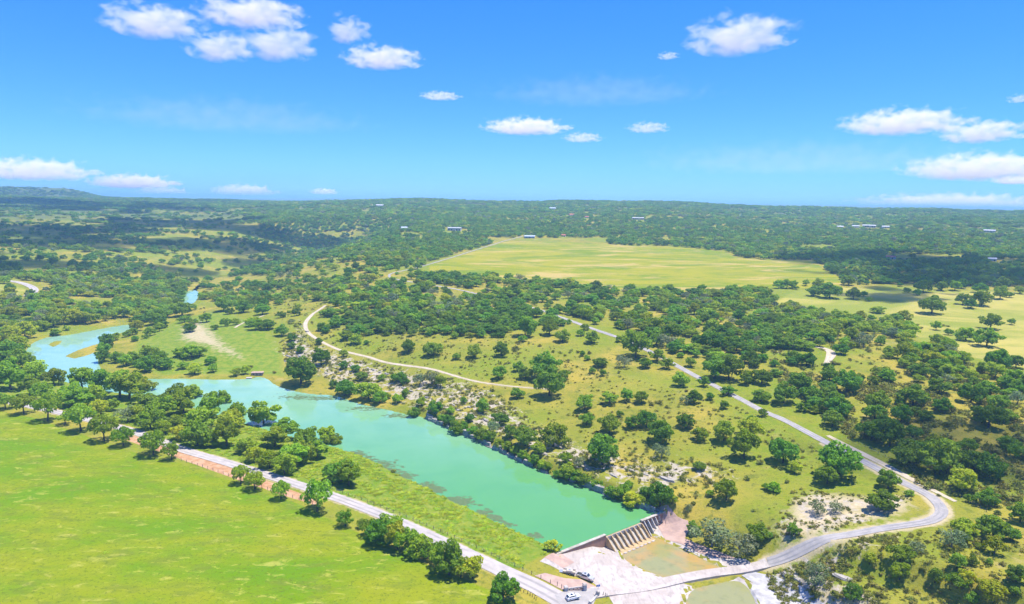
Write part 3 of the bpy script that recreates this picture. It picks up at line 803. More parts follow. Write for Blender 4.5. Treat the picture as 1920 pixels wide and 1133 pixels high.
# ------------------------------------------------------------------ trees: where they stand (photograph points of the foot, crown width)
ROWS = {
 'pasture': 'o:10,767,36;45,776,40;90,789,46;122,796,28;152,809,54;196,827,50;231,836,44;288,853,48;322,862,34;452,907,34;478,918,40;527,936,34;595,959,58;648,987,36;678,991,20;713,1019,64;700,1006,44;728,1006,50;745,1030,46l;765,1034,50;783,1042,60;806,1048,40;826,1062,46;842,1078,64;864,1082,46;886,1084,42l;944,1126,60',
 'bank': 't:640,903,62d;654,911,44;534,890,46;506,878,42l;552,876,50;570,866,42;594,858,40;612,834,34;495,802,48;575,840,46;537,823,42;515,838,46;627,838,26;102,722,40;57,741,36;20,731,60;62,713,42;150,766,46;135,760,48;182,761,40l;190,779,32l;212,770,28;155,736,46;190,736,50;225,746,50;243,748,48;272,741,36l;257,736,40;240,791,34g;260,790,30l;282,805,46;275,769,50;307,781,50;332,763,50;362,751,36;345,776,50;310,813,30l;338,825,36l;370,836,60;375,801,60;395,781,46;410,763,40;390,838,36;425,836,46;438,801,40l;445,784,36;430,813,44l;460,850,40;478,866,36l',
 'pond': 'o:47,633,38l;20,598,28l;20,651,40l;32,666,40l;12,690,60;38,695,50;65,705,40l;15,716,50;5,640,40;100,612,30l;120,608,30l;140,607,34l;160,607,30l;180,605,22l;212,598,18l;232,595,36;342,593,40d;297,608,42d;302,616,28;257,621,25l;253,640,14;217,638,17;237,632,14;200,651,30;194,664,26;195,678,30;220,680,24;237,686,26;252,681,24;272,698,36;280,673,32;297,679,32;310,691,28;290,687,30;336,669,24;360,671,36;375,668,24;342,692,20;365,702,30l;395,683,22;400,698,20;442,705,20l;460,702,18l;422,612,18;420,583,32;430,589,18;457,586,30;480,618,30;502,618,30',
 'slope': 'o:565,720,62d;602,685,38;563,662,18;547,654,18;547,640,19;528,630,24;557,592,20;547,607,15g;527,596,20;492,590,30;595,663,15;645,669,18;598,646,17;644,692,18;667,697,21;677,713,24;647,742,44;692,750,50;712,756,28;745,756,24;716,714,18;748,716,28;758,721,22;788,722,32g;810,722,36g;826,726,26l;777,781,28;815,775,32;855,816,32;905,773,30;937,796,32;900,826,30;985,836,48;1037,838,60;1130,871,74d;1027,882,22;1067,901,42;1045,895,20;1092,910,30;1147,932,34;1177,916,20;1185,950,40l;1215,953,18l;1238,948,50;1310,881,26;1362,938,48;1332,930,18;1437,918,18;1335,1024,80g;1386,1045,58g;1420,1015,48;870,756,16;1240,860,34g;830,790,20;842,796,24;870,809,22;886,816,24;918,827,26;936,839,24l;951,846,26;966,854,24;981,863,24;1001,873,26;1015,879,22l;1056,894,24;1081,903,28;1105,909,22;1120,916,24;1161,936,30;1171,930,32;1200,948,32;1226,951,26;925,811,26g;956,822,30;1010,851,34;880,791,22;1085,876,28g;1060,868,24;845,776,20;790,761,22;760,745,20;1210,930,24;1260,945,22;1290,960,20g;1300,1000,26;660,735,24;625,728,18;725,748,18',
 'field': 'o:666,645,30;650,637,30;687,646,13;766,660,31;812,667,39;855,674,18;889,671,31;940,668,30;936,711,31;970,746,29;1030,743,62d;985,710,32;1022,708,58d;1057,713,26;972,696,24;1142,757,36;1175,752,27;1202,755,27;1097,769,37;1100,797,30;1142,812,43;1162,782,15;1185,802,30;1212,801,38;1237,831,56;1285,802,35;1312,825,36;1287,757,26g;1302,756,28;1331,750,20;1357,766,20;1365,741,28;1410,792,20;1357,826,45;1405,822,52l;1395,860,60l;1430,781,18;1276,724,36;1320,725,24;1250,692,28;1210,690,28;1170,690,28g;1125,688,30;1110,700,15;1130,705,16;1092,668,13;1100,676,13;1192,671,60;1232,678,32;1340,710,52d;1366,712,52d;1400,720,30;1428,719,38d;1427,753,38;1295,688,22;1055,641,32;1110,643,31;980,641,18;1030,628,37;1088,630,17;985,631,44;1160,641,17;1230,648,32;1260,638,42',
 'right': 'o:1747,588,48d;1857,617,39;1896,609,15;1755,619,21;1811,639,39;1850,650,47d;1562,631,21;1512,612,17;1537,650,25;1460,541,22;1475,541,25;1487,540,18;1511,536,14;1535,541,30;1525,555,28;1555,559,42d;1591,535,28;1625,534,12;1600,561,28;1620,556,14;1731,548,32;1805,571,28;1840,573,37;1838,549,28;1875,561,30;1892,558,18;1879,541,25;1765,545,27;1790,545,27;1802,541,21;1912,551,22;1870,693,46;1905,690,34;1845,700,30;1900,725,40;1850,740,40;1820,755,44;1885,790,40;1765,772,38;1735,790,34;1690,792,40;1640,785,42;1560,800,42;1532,775,24;1508,772,26;1470,756,50',
 'lower': 'o:1468,868,56;1489,886,28l;1450,922,30;1572,893,82d;1551,907,46;1665,916,50;1704,930,19;1533,964,36g;1567,961,30g;1655,956,56;1488,1003,27;1443,1008,15;1630,1057,31l;1688,1052,46;1719,1037,30g;1686,1088,40l;1802,920,56l;1849,946,50;1820,943,22;1784,1026,46g;1805,1010,60;1861,1010,56;1893,1013,30;1838,1029,19;1864,1039,36l;1905,1091,40;1794,1101,42;1810,1094,34l;1859,1126,60l;1823,1131,30;1528,1098,50g;1600,1127,40;1704,874,70d;1763,889,76d;1823,880,60d;1854,898,56d;1908,861,40;1913,980,42',
 'lone': 't:1036,1033,30l',
}
KEYCH = {'d': 'dark', 'l': 'light', 'g': 'grey', 'm': 'mid', 't': 'tall', 'j': 'juniper'}
SHRUBS = '1794,1066,34j;1823,1060,26j;1855,1060,16j;1753,1092,34j;1903,1115,22j;1651,1078,8;1652,1039,6;910,670,8;740,657,10;750,667,8;1082,782,8;1105,664,9;1084,662,8;1037,661,7;967,657,16;1012,650,9;1237,757,11;1222,760,12;1720,611,7;1727,617,7;1769,612,7;1777,613,7;1611,534,8;270,653,8;738,886,11;1450,600,14;597,662,10;1569,1122,22;1640,1066,9;1110,897,13;690,605,8;720,640,8;1060,668,7;1160,700,8;1287,735,8;1340,770,8;1250,765,9;1190,830,8;1120,812,8;1046,800,9;890,740,8;865,690,7;835,672,6;702,664,6;515,700,8;470,690,9;630,700,8;690,716,9;735,716,8;700,730,9;1255,880,12;1280,900,14;1225,905,12;1275,930,12;1330,905,12;1300,945,10;1400,900,14;1425,870,14;1475,905,12;1500,945,12;1520,990,8;1460,985,8;1590,1062,10;1580,1040,8;1610,1085,12;1640,1100,14;1700,1110,14;1730,1070,12;1560,1070,16;1545,1060,14;1500,1075,22;1480,1085,18;1650,1120,16;1745,1105,10;1770,1045,12;1880,1060,14;1795,985,10;1760,1000,12;1905,940,20;1870,965,14;1790,870,18;1740,850,16;1700,830,20;1735,815,16;1780,800,18;1830,830,20;1870,850,18;1900,830,16;1850,800,16;1600,820,14;1640,815,12;1660,800,14;1580,780,10;1760,930,9'.split(';')

WIDER = dict(bank=1.1, pond=1.08)
def parse(spec):
    kind0, body = spec.split(':', 1) if ':' in spec else ('o', spec)
    out = []
    for e in body.split(';'):
        x, y, w = e.split(',')
        ch = ''
        if w[-1].isalpha():
            ch, w = w[-1], w[:-1]
        out.append((float(x), float(y), float(w), ch, kind0))
    return out

T = []     # px, py, width m, kind, zone, world x, y, z
for zone, spec in ROWS.items():
    for (x, y, w, ch, k0) in parse(spec):
        p = at(x, y)[0]; w *= WIDER.get(zone, 1.0)
        dep = project(p[0], p[1], p[2])[2]
        rr = random.random()
        kd = KEYCH[ch] if ch else ('row' if zone == 'pasture' and w < 60 else ('tall' if k0 == 't' and rr < .45 else ('dark' if rr < .42 else 'mid')))
        T.append(dict(px=x, py=y, wm=w / FPX * float(dep), wpx=w, kind=kd, zone=zone, p=p))
n_manual = len(T)

# woods filled in between, denser and thinner as the photograph shows them
def J(*a): return list(a)
DENS = [
 ([(-80, 395), (250, 392), (450, 400), (500, 430), (430, 480), (270, 500), (-80, 506)], .16),
 ([(-80, 376), (620, 378), (620, 388), (300, 392), (-80, 397)], .97),
 ([(-80, 500), (270, 497), (310, 512), (370, 530), (345, 545), (335, 590), (250, 606), (140, 604), (60, 632), (-80, 640)], .93),
 ([(35, 497), (128, 499), (128, 512), (40, 512)], .08), ([(130, 508), (195, 509), (192, 518), (130, 516)], .05), ([(236, 514), (272, 514), (270, 524), (238, 524)], .05),
 ([(134, 558), (217, 558), (212, 573), (136, 574)], .04), ([(-80, 526), (70, 526), (100, 540), (60, 556), (-80, 558)], .02),
 ([(272, 474), (360, 460), (480, 458), (480, 497), (400, 500), (300, 495)], .10),
 ([(375, 530), (480, 500), (480, 440), (620, 440), (720, 460), (800, 500), (740, 525), (700, 545), (600, 572), (540, 585), (480, 585), (400, 565)], .46),
 ([(395, 520), (470, 560), (480, 575), (400, 570), (375, 560)], .25),
 ([(560, 392), (860, 395), (1000, 436), (940, 450), (800, 493), (725, 503), (640, 480), (500, 450), (480, 410)], .90),
 ([(600, 436), (690, 432), (690, 446), (610, 450)], .15), ([(750, 436), (790, 436), (790, 450), (750, 450)], .1), ([(835, 428), (880, 430), (880, 440), (830, 440)], .08),
 ([(600, 575), (690, 540), (730, 528), (800, 515), (880, 514), (1060, 524), (1150, 540), (1280, 545), (1420, 545), (1450, 550), (1470, 575), (1540, 588), (1600, 600), (1700, 604), (1712, 632), (1620, 655), (1520, 650), (1440, 640), (1300, 640), (1200, 635), (1130, 600), (1000, 620), (960, 640), (880, 636), (800, 632), (700, 630), (600, 632), (602, 600)], .78),
 ([(1220, 586), (1255, 586), (1250, 612), (1225, 610)], .08), ([(1340, 580), (1365, 580), (1360, 596), (1340, 596)], .05), ([(800, 535), (880, 548), (900, 560), (830, 552)], .03), ([(745, 528), (770, 534), (800, 545), (770, 550)], .2),
 ([(1440, 615), (1500, 615), (1540, 640), (1600, 655), (1600, 670), (1530, 690), (1440, 690)], .5),
 ([(1515, 640), (1580, 645), (1565, 690), (1530, 688)], .06),
 ([(1690, 660), (1740, 650), (1800, 660), (1812, 690), (1840, 730), (1800, 742), (1740, 735), (1690, 700)], .9),
 ([(1240, 630), (1440, 640), (1440, 700), (1380, 700), (1300, 680), (1250, 665)], .62),
 ([(1440, 700), (1600, 715), (1610, 750), (1590, 780), (1500, 770), (1440, 755)], .62),
 ([(1610, 712), (1690, 705), (1740, 725), (1740, 760), (1700, 790), (1620, 790)], .55),
 ([(1840, 665), (1920, 655), (2050, 660), (2050, 770), (1800, 770), (1800, 735), (1840, 715)], .5),
 ([(1620, 790), (1920, 770), (2050, 780), (2050, 905), (1780, 860), (1700, 840)], .30),
 ([(1640, 830), (1850, 870), (1870, 905), (1760, 885)], .45),
 ([(1280, 395), (1920, 400), (2050, 402), (2050, 540), (1580, 532), (1527, 488), (1440, 487), (1385, 482), (1360, 471), (1240, 459), (1000, 450), (1000, 436)], .86),
 ([(960, 383), (1300, 388), (2050, 402), (2050, 456), (1500, 446), (1000, 428)], .5), ([(560, 374), (960, 376), (960, 398), (700, 404), (560, 400)], .5),
 ([(1660, 476), (1830, 478), (1820, 490), (1660, 490)], .12), ([(1490, 462), (1560, 458), (1560, 466), (1510, 470)], .05), ([(1850, 488), (1920, 488), (1920, 500), (1850, 500)], .2), ([(1140, 440), (1270, 445), (1270, 455), (1140, 452)], .4),
 (Z_MEADOW, 0.015), (Z_HAY, 0.0), ([(870, 446), (1140, 446), (1140, 458), (940, 456)], 0.0), ([(1010, 446), (1050, 448), (1050, 453), (1010, 453)], .0),
]
def density(px, py, x, y):
    r = np.hypot(x, y)
    f = fbm(x / 150, y / 150, 41, 3); f2 = fbm(x / 45, y / 45, 43, 3)
    D = np.where(py < 470, np.where(f > 0.42, 0.88, 0.28), 0.06)
    D = np.where(r > 1900, np.where(fbm(x / 240, y / 240, 44, 4) > .44, .90, .16), D)
    for poly, d in DENS:
        D = np.where(inside(px, py, poly), d, D)
    mixm = (D > 0.06) & (D < 0.8)
    D = np.where(mixm, np.clip(D + (f2 - 0.5) * 1.5, 0, 0.95), D)
    D = np.where((px > 280) & (px < 1450) & (py > 640) , np.where(D < .1, 0, D), D)
    D = np.where((py > 940) | ((py > 700) & (px < 1000)), 0, D)
    D = np.where(inside(px, py, [(-40, 712), (130, 752), (300, 784), (440, 808), (480, 836), (500, 862), (440, 856), (330, 812), (200, 778), (60, 748), (-40, 735)]), .5, D)
    return D
def candidates(r0, r1, sp, seed):
    g = np.random.default_rng(seed)
    nx = int(2 * r1 * .85 / sp); ny = int(r1 / sp)
    X, Y = np.meshgrid((np.arange(nx) - nx / 2) * sp, np.arange(ny) * sp)
    X = X.ravel() + g.uniform(-.42, .42, X.size) * sp; Y = Y.ravel() + g.uniform(-.42, .42, Y.size) * sp
    r = np.hypot(X, Y); az = np.degrees(np.arctan2(X, Y))
    m = (r > r0) & (r < r1) & (np.abs(az) < 46)
    X, Y = X[m], Y[m]
    Z = ground_z(X, Y)
    px, py, w = project(X, Y, Z)
    D = density(px, py, X, Y)
    # keep clear of water and of the roads
    dl = sdf(X, Y, LAKE); dl = np.minimum(dl, sdf(X, Y, POND))
    for line, d in ((ROAD_L, 9), (ROAD_R2, 4.6), (TRACK, 6)):
        dl = np.minimum(dl, seg_dist(X, Y, smooth_line(at_xy(line), 1), False) - d)
    k = (g.random(len(X)) < D) & (dl > 2)
    return X[k], Y[k], Z[k], px[k], py[k], w[k], g.uniform(0, 1, k.sum())
# buildings: photograph point of the front foot, width, depth, wall height, rise of roof, wall, roof, turn, label
HOUSES = [(993, 447, 19, 11, 3.6, 1.8, 'wall_blue', 'roof_metal', 5, 'blue grey metal barn at the back of the hay field'), (1057, 444, 8, 7, 2.8, 1.6, 'wall_cream', 'roof_red', -8, 'small red roofed house by the hay field back edge'),
  (852, 433, 28, 16, 6.0, 1.2, 'roof_white', 'roof_white', -10, 'large pale open fronted building among the oaks'), (757, 430, 14, 10, 3.2, 2.0, 'wall_cream', 'roof_metal', 15, 'house with pale roof left of the large pale building'),
  (1072, 405, 14, 10, 3.4, 2.6, 'wall_cream', 'roof_red', 20, 'far red roofed house above the red barn'), (1101, 409, 10, 8, 3.0, 2.0, 'wall_cream', 'roof_red', -12, 'far little red barn right of another red roof'),
  (1036, 393, 20, 12, 4.0, 3.0, 'roof_white', 'roof_metal', 12, 'far white house with bluish roof on the hill'), (1197, 412, 30, 12, 4.2, 1.6, 'wall_cream', 'roof_white', 4, 'long far white building behind the hay field'),
  (1577, 428, 14, 9, 3.6, 2.0, 'wall_cream', 'roof_white', 0, 'leftmost far white building on the right hill'), (1606, 427, 16, 10, 3.6, 2.0, 'roof_white', 'roof_white', 6, 'far white building left of the long far hall'), (1632, 427, 30, 12, 5.0, 2.0, 'roof_white', 'roof_white', -4, 'long white hall on the far right hill'), (1662, 428, 16, 9, 3.6, 2.0, 'wall_cream', 'roof_white', 8, 'far white building right of the long hall'),
  (1858, 436, 22, 10, 4.0, 2.0, 'roof_white', 'roof_white', 0, 'far white building high near the right edge'), (1673, 486, 12, 8, 3.0, 1.8, 'wall_cream', 'roof_red', -10, 'red roofed shed in a clearing of the dark wood'), (1863, 490, 10, 7, 3.2, 1.6, 'roof_white', 'roof_white', 10, 'white shed by the right edge behind the dark wood'),
  (711, 388, 24, 14, 5.0, 3.0, 'roof_white', 'roof_white', 5, 'lone white house on the far middle ridge')]
HP = np.array([at(h_[0], h_[1])[0] for h_ in HOUSES])
MP = np.array([t_['p'][:2] for t_ in T]); MW = np.array([t_['wm'] for t_ in T])
fill = []
for (r0, r1, sp, s0, s1, seed) in ((280, 1000, 8.8, 6.0, 15.5, 1), (1000, 1900, 10.2, 8.0, 15, 2), (1900, 4700, 15.5, 14, 22, 3)):
    X, Y, Z, px, py, w, u = candidates(r0, r1, sp, seed)
    ok = np.ones(len(X), bool)
    for (mx, my), mw in zip(MP, MW):
        ok &= (X - mx) ** 2 + (Y - my) ** 2 > (mw * .45 + 3.0) ** 2
    for hp_, h_ in zip(HP, HOUSES):
        ok &= np.hypot(X - hp_[0], Y - hp_[1] - 4) > h_[2] * .5 + 7
        d_ = hp_[:2] / np.hypot(*hp_[:2]); al = (hp_[0] - X) * d_[0] + (hp_[1] - Y) * d_[1]; ac = np.abs((X - hp_[0]) * d_[1] - (Y - hp_[1]) * d_[0])
        ok &= ~((al > 0) & (al < 20 + np.hypot(*hp_[:2]) * .03) & (ac < h_[2] * .5 + 3))
    X, Y, Z, px, py, w, u = [q[ok] for q in (X, Y, Z, px, py, w, u)]
    sp_c = s0 + (s1 - s0) * u ** 1.4
    hue = fbm(X / 90, Y / 90, 61, 2)
    for i in range(len(X)):
        kd = 'dark' if r0 >= 1000 and random.random() < .55 else 'dark' if hue[i] + random.uniform(-.2, .2) < .48 else ('mid' if random.random() < .66 else ('light' if random.random() < .6 else 'grey'))
        fill.append((px[i], py[i], sp_c[i], sp_c[i] / w[i] * FPX, kd, X[i], Y[i], Z[i]))
fill.sort(key=lambda q: -q[3])
in_view = [q for q in fill if 5 < q[0] < 1915]
N_SINGLE = 380
take = max(0, N_SINGLE - n_manual)
single = in_view[:take]; sid = set(map(id, single)); rest = [q for q in fill if id(q) not in sid]
for q in single:
    T.append(dict(px=q[0], py=q[1], wm=q[2], wpx=q[3], kind=q[4], zone='wood', p=np.array(q[5:8])))

# ------------------------------------------------------------------ trees: labels from what stands near them
MARKS = [('the spillway dam', 1168, 990), ('the silver pickup', 1096, 1082), ('the grey road bend', 1760, 960), ('the low road crossing', 1330, 1083), ('the hay field', 1150, 545), ('the hay field left end', 850, 505),
         ('the hay field right end', 1560, 520), ('the right meadow', 1700, 590), ('the white caliche turnout', 1552, 662), ('the caliche track top', 590, 600), ('the caliche track middle', 720, 680), ('the caliche track faint end', 1010, 729),
         ('the sandy riverside patch', 420, 650), ('the long islet in the pond', 155, 660), ('the small upstream pond', 358, 556), ('the stone hut on the shore', 480, 700), ('the pasture left corner', 30, 772),
         ('the red dirt bank', 390, 875), ('the pale road middle', 600, 925), ('the pale road near end', 880, 1045), ('the near lake bank', 560, 825), ('the narrow head of the lake', 300, 735), ('the far left pale road bend', 60, 545),
         ('the rocky bank at midlake', 850, 780), ('the rocky bank near the dam', 1120, 905), ('the grey road below the oaks', 1440, 775), ('the grey road amid the oaks', 1260, 682), ('the white gravel strip', 1667, 876), ('the lower right corner', 1860, 1080),
         ('the right edge of the view', 1905, 720), ('the grass above the rocky bank', 1160, 790), ('the bare slope by the bend', 1600, 960), ('the open grass beyond the track', 820, 650), ('the upper grey road', 1080, 605), ('the right hand oak slope', 1680, 740), ('the shady lower right slope', 1830, 850)]
ORD = ['nearest', 'second nearest', 'third nearest', 'fourth nearest', 'fifth nearest', 'sixth nearest', 'seventh nearest', 'eighth nearest', 'ninth nearest', 'tenth nearest', 'eleventh nearest', 'twelfth nearest', 'thirteenth nearest', 'fourteenth nearest', 'fifteenth nearest', 'sixteenth nearest']
LOOK = dict(dark='dark green oak', mid='green oak', row='green tree with open trunk', light='yellow green tree', grey='grey green tree', tall='tall green tree', juniper='dense juniper', shrub='low shrub', ledge='limestone ledge', boulder='pale boulder')
def label_things(items, word=None):
    groups = {}
    for it in items:
        dx = [(it['px'] - m[1], it['py'] - m[2]) for m in MARKS]
        k = min(range(len(MARKS)), key=lambda i: dx[i][0] ** 2 + (1.5 * dx[i][1]) ** 2)
        x, y = dx[k]
        if abs(x) > 1.3 * abs(y):
            way = 'right of' if x > 0 else 'left of'
        else:
            way = 'in front of' if y > 0 else 'behind'
        groups.setdefault((k, way, it['kind']), []).append((math.hypot(x, 1.5 * y), it))
    for (k, way, kd), lst in groups.items():
        lst.sort(key=lambda a: a[0])
        for i, (_, it) in enumerate(lst):
            it['label'] = '%s, %s %s %s' % (LOOK[kd], ORD[i] if len(lst) > 1 else 'the one', way, MARKS[k][0])
label_things(T)
NAMES = dict(row='pecan_tree', dark='oak_tree', mid='oak_tree', light='broadleaf_tree', grey='mesquite_tree', tall='pecan_tree', juniper='juniper', shrub='shrub')
GROUPS = dict(pasture='trees lining the pasture edge', bank='trees between the road and the lake', pond='trees round the river bend', slope='trees on the rocky bank', field='oaks on the open grassland', right='oaks round the right meadow', lower='trees by the road bend', lone='lone tree by the dam', wood='oaks of the woods', shrubs='scattered shrubs')
def plant(it, i, sc_h=1.0):
    g = random.Random(i * 7 + 3)
    kd = it['kind']; cr, tr = KINDS[kd][g.randrange(len(KINDS[kd]))]
    base_w = 8.6 if kd in ('tall',) else 10.2
    s = it['wm'] / base_w
    root = empty(NAMES[kd], (it['p'][0], it['p'][1], it['p'][2] - 0.05), g.uniform(0, 6.283))
    k = g.uniform(.78, 1.15) * sc_h
    if kd in ('tall',): k *= .86
    root.scale = (s * g.uniform(.9, 1.1), s * g.uniform(.9, 1.1), s * k)
    obj('crown', cr, root); obj('trunk', tr, root)
    tag(root, it['label'], 'shrub' if kd in ('shrub', 'juniper') else 'tree', GROUPS[it['zone']])
TALLER = dict(pasture=1.2, bank=0.98, pond=1.0)
for i, it in enumerate(T):
    plant(it, i, TALLER.get(it['zone'], 1.0))
S = []
for (x, y, w, ch, k0) in parse(';'.join(SHRUBS)):
    p = at(x, y)[0]; dep = project(p[0], p[1], p[2])[2]
    S.append(dict(px=x, py=y, wm=w / FPX * float(dep), wpx=w, kind='juniper' if ch == 'j' else 'shrub', zone='shrubs', p=p))
label_things(S)
for i, it in enumerate(S):
    plant(it, 5000 + i, 1.0)

# the rest of the woods as one mass
LO = dict(rx=4.5, rz=3.7, zc=3.9, lobes=15, leaves=420, size=1.55, low=0.2)
protos, base = [], {}
for key in ('dark', 'mid', 'light', 'grey'):
    base[key] = (len(protos), 3); protos += [joined(key, i, 'near_' + key) for i in range(3)]
for key in ('dark', 'mid', 'light', 'grey'):
    base['lo_' + key] = (len(protos), 3); protos += [joined(key, i, 'far_' + key, dict(LO)) for i in range(3)]
wood_col = proto_collection('wood_shapes', protos)
P = np.array([(q[5], q[6], q[7] - .1) for q in rest]); g = np.random.default_rng(5)
sc0 = np.array([q[2] for q in rest]) / 10.2
pick = []
for q in rest:
    b0, n0 = base[q[4] if q[3] > 16 else 'lo_' + q[4]]
    pick.append(b0 + random.randrange(n0))
scl = np.stack([sc0 * g.uniform(.9, 1.1, len(sc0)), sc0 * g.uniform(.9, 1.1, len(sc0)), sc0 * g.uniform(.75, 1.0, len(sc0)) * np.where(sc0 > 1.35, .62, 1)], 1)
scatter('woodland', P, scl, g.uniform(0, 6.28, len(sc0)), pick, wood_col, 'far and filled in oak woodland covering the hills', 'woodland')
print('TREES', len(T), 'shrubs', len(S), 'woodland', len(rest), 'manual', n_manual)

# low scrub and tufts on the rocky bank, the slopes and the grass
scrub_col = proto_collection('scrub_shapes', [joined('shrub', i, 'scrub', dict(rx=5, rz=3.6, zc=2.4, lobes=7, leaves=90, size=2.0, low=-.3)) for i in range(4)])
def scatter_in(pix, n, w0, w1, seed, keep=None):
    g = np.random.default_rng(seed)
    Q = at_xy(pix); x0, y0 = Q.min(0); x1, y1 = Q.max(0)
    X, Y = g.uniform(x0, x1, n * 4), g.uniform(y0, y1, n * 4)
    m = inside(X, Y, Q) & (sdf(X, Y, LAKE) > .5) & (fbm(X / 14, Y / 14, seed, 3) > .40)
    for line, d in ((ROAD_L, 5), (ROAD_R, 5), (ROAD_R2, 4.5), (TRACK, 3)):
        m &= seg_dist(X, Y, smooth_line(at_xy(line), 1), False) > d
    X, Y = X[m][:n], Y[m][:n]
    return X, Y, g.uniform(0, 1, len(X)) ** 2 * (w1 - w0) + w0
parts = [scatter_in(Z_ROCK, 4200, .7, 3.2, 71), scatter_in(Z_ROCK2, 260, .6, 2.0, 72), scatter_in(Z_ROCK3, 420, .7, 2.6, 73),
         scatter_in([(1440, 1060), (1700, 1000), (1920, 960), (1960, 1140), (1500, 1140)], 700, .5, 2.4, 74), scatter_in([(600, 640), (1000, 660), (1300, 740), (1500, 800), (1560, 880), (1440, 1000), (1250, 940), (1000, 780), (700, 680)], 1500, .5, 2.4, 75),
         scatter_in([(1440, 700), (1920, 740), (1920, 960), (1780, 940), (1560, 800)], 1500, 1.0, 5.0, 76), scatter_in([(480, 560), (700, 560), (1000, 640), (1300, 700), (900, 690), (560, 640)], 900, .8, 3.4, 77), scatter_in([(1440, 600), (1700, 640), (1920, 692), (1920, 740), (1440, 700)], 700, 1.0, 4.5, 78)]
X = np.concatenate([p_[0] for p_ in parts]); Y = np.concatenate([p_[1] for p_ in parts]); Wd = np.concatenate([p_[2] for p_ in parts])
Z = ground_z(X, Y); g = np.random.default_rng(8); s_ = Wd / 10.2
scatter('scrub', np.stack([X, Y, Z - .05], 1), np.stack([s_, s_, s_ * g.uniform(.7, 1.1, len(s_))], 1), g.uniform(0, 6.28, len(s_)), g.integers(0, 4, len(s_)), scrub_col, 'low scrub and tufts strewn over the rocky bank and slopes', 'scrub')
# ------------------------------------------------------------------ dam, apron and rocks
def dam_pt(a, n, z):
    p = DAM_L + DA * a + DN * n
    return (p[0], p[1], z)
DAM_ROT = math.atan2(DA[1], DA[0])
dam = empty('dam', (DAM_L[0], DAM_L[1], 0.0), DAM_ROT)      # local: x along the crest, -y downstream
tag(dam, 'low concrete buttress dam holding back the green lake', 'dam')
def along(px, py):
    p = plan([(px, py)], 0.4)[0] - DAM_L
    return float(p @ DA)
S0, S1 = along(1135, 1004), along(1201, 977)
BASE = POOL_Z - 1.2
MB().box(-2.0, S0, -0.45, 0.45, -3.6, 0.55).build('wing_wall', 'dam_brick', dam)
MB().box(-2.2, S0 + .05, -0.62, 0.6, 0.55, 0.80).build('coping', 'dam_concrete', dam, bevel=.04)
MB().box(S0, S1, -0.40, 0.75, BASE, -0.10).build('spillway_wall', 'dam_tan', dam)
MB().box(S0 + .05, S1 - .05, -0.55, -0.402, -1.5, -0.14).build('spillway_lip', 'limestone_white', dam)
MB().box(S1, DAM_LEN + 2.5, -0.45, 0.45, -4.6, 0.50).build('wing_wall', 'dam_brick', dam)
MB().box(S1 - .05, DAM_LEN + 2.7, -0.62, 0.6, 0.50, 0.78).build('coping', 'dam_concrete', dam, bevel=.04)
MB().box(DAM_LEN + 2.0, DAM_LEN + 3.0, -.4, 6.5, -2.0, 0.72).build('return_wall', 'dam_concrete', dam, bevel=.04)
NB = 9
for i in range(NB):
    x = S0 + 0.3 + (S1 - S0 - 0.6) * i / (NB - 1)
    m_ = MB(); m_.prism([(0.402, -0.18), (1.1, -0.25), (5.6, POOL_Z + 0.15), (5.6, BASE), (0.402, BASE)], x - 0.2, x + 0.2)
    m_.v = [(y, -x_, z) for x_, y, z in m_.v]
    m_.build('buttress', 'dam_tan', dam, bevel=.03)
for i in range(5):
    x = S1 + 1.0 + (DAM_LEN - S1 - 1.6) * i / 4; ln = 4.6 - i * .8; zb = -3.9 + i * .75
    m_ = MB(); m_.prism([(0.452, 0.30), (0.9, 0.25), (ln, zb + .1), (ln, zb - .8), (0.452, zb - .8)], x - 0.17, x + 0.17)
    m_.v = [(y, -x_, z) for x_, y, z in m_.v]
    m_.build('buttress', 'limestone_white', dam, bevel=.03)
MB().box(S0 - .6, S1 + .6, -7.0, -0.402, BASE, POOL_Z + 0.06).build('toe_slab', 'dam_tan', dam, bevel=.05)
for i in range(9):
    x = S0 + (S1 - S0) * (i + .5) / 9
    MB().box(x - .62, x + .62, -7.55 - .1 * (i % 2), -6.9, POOL_Z - .5, POOL_Z + .2).build('toe_block', 'concrete_pale', dam, bevel=.06)
# bay floors stained between the buttresses
for i in range(NB - 1):
    xa = S0 + 0.3 + (S1 - S0 - .6) * i / (NB - 1) + .24; xb = S0 + 0.3 + (S1 - S0 - .6) * (i + 1) / (NB - 1) - .24
    m_ = MB().prism([(0.56, -1.6), (1.4, -1.9), (4.2, POOL_Z + .12), (0.56, POOL_Z + .12)], xa, xb); m_.v = [(y, -x_, z) for x_, y, z in m_.v]
    m_.build('bay_slope', 'dam_concrete', dam)

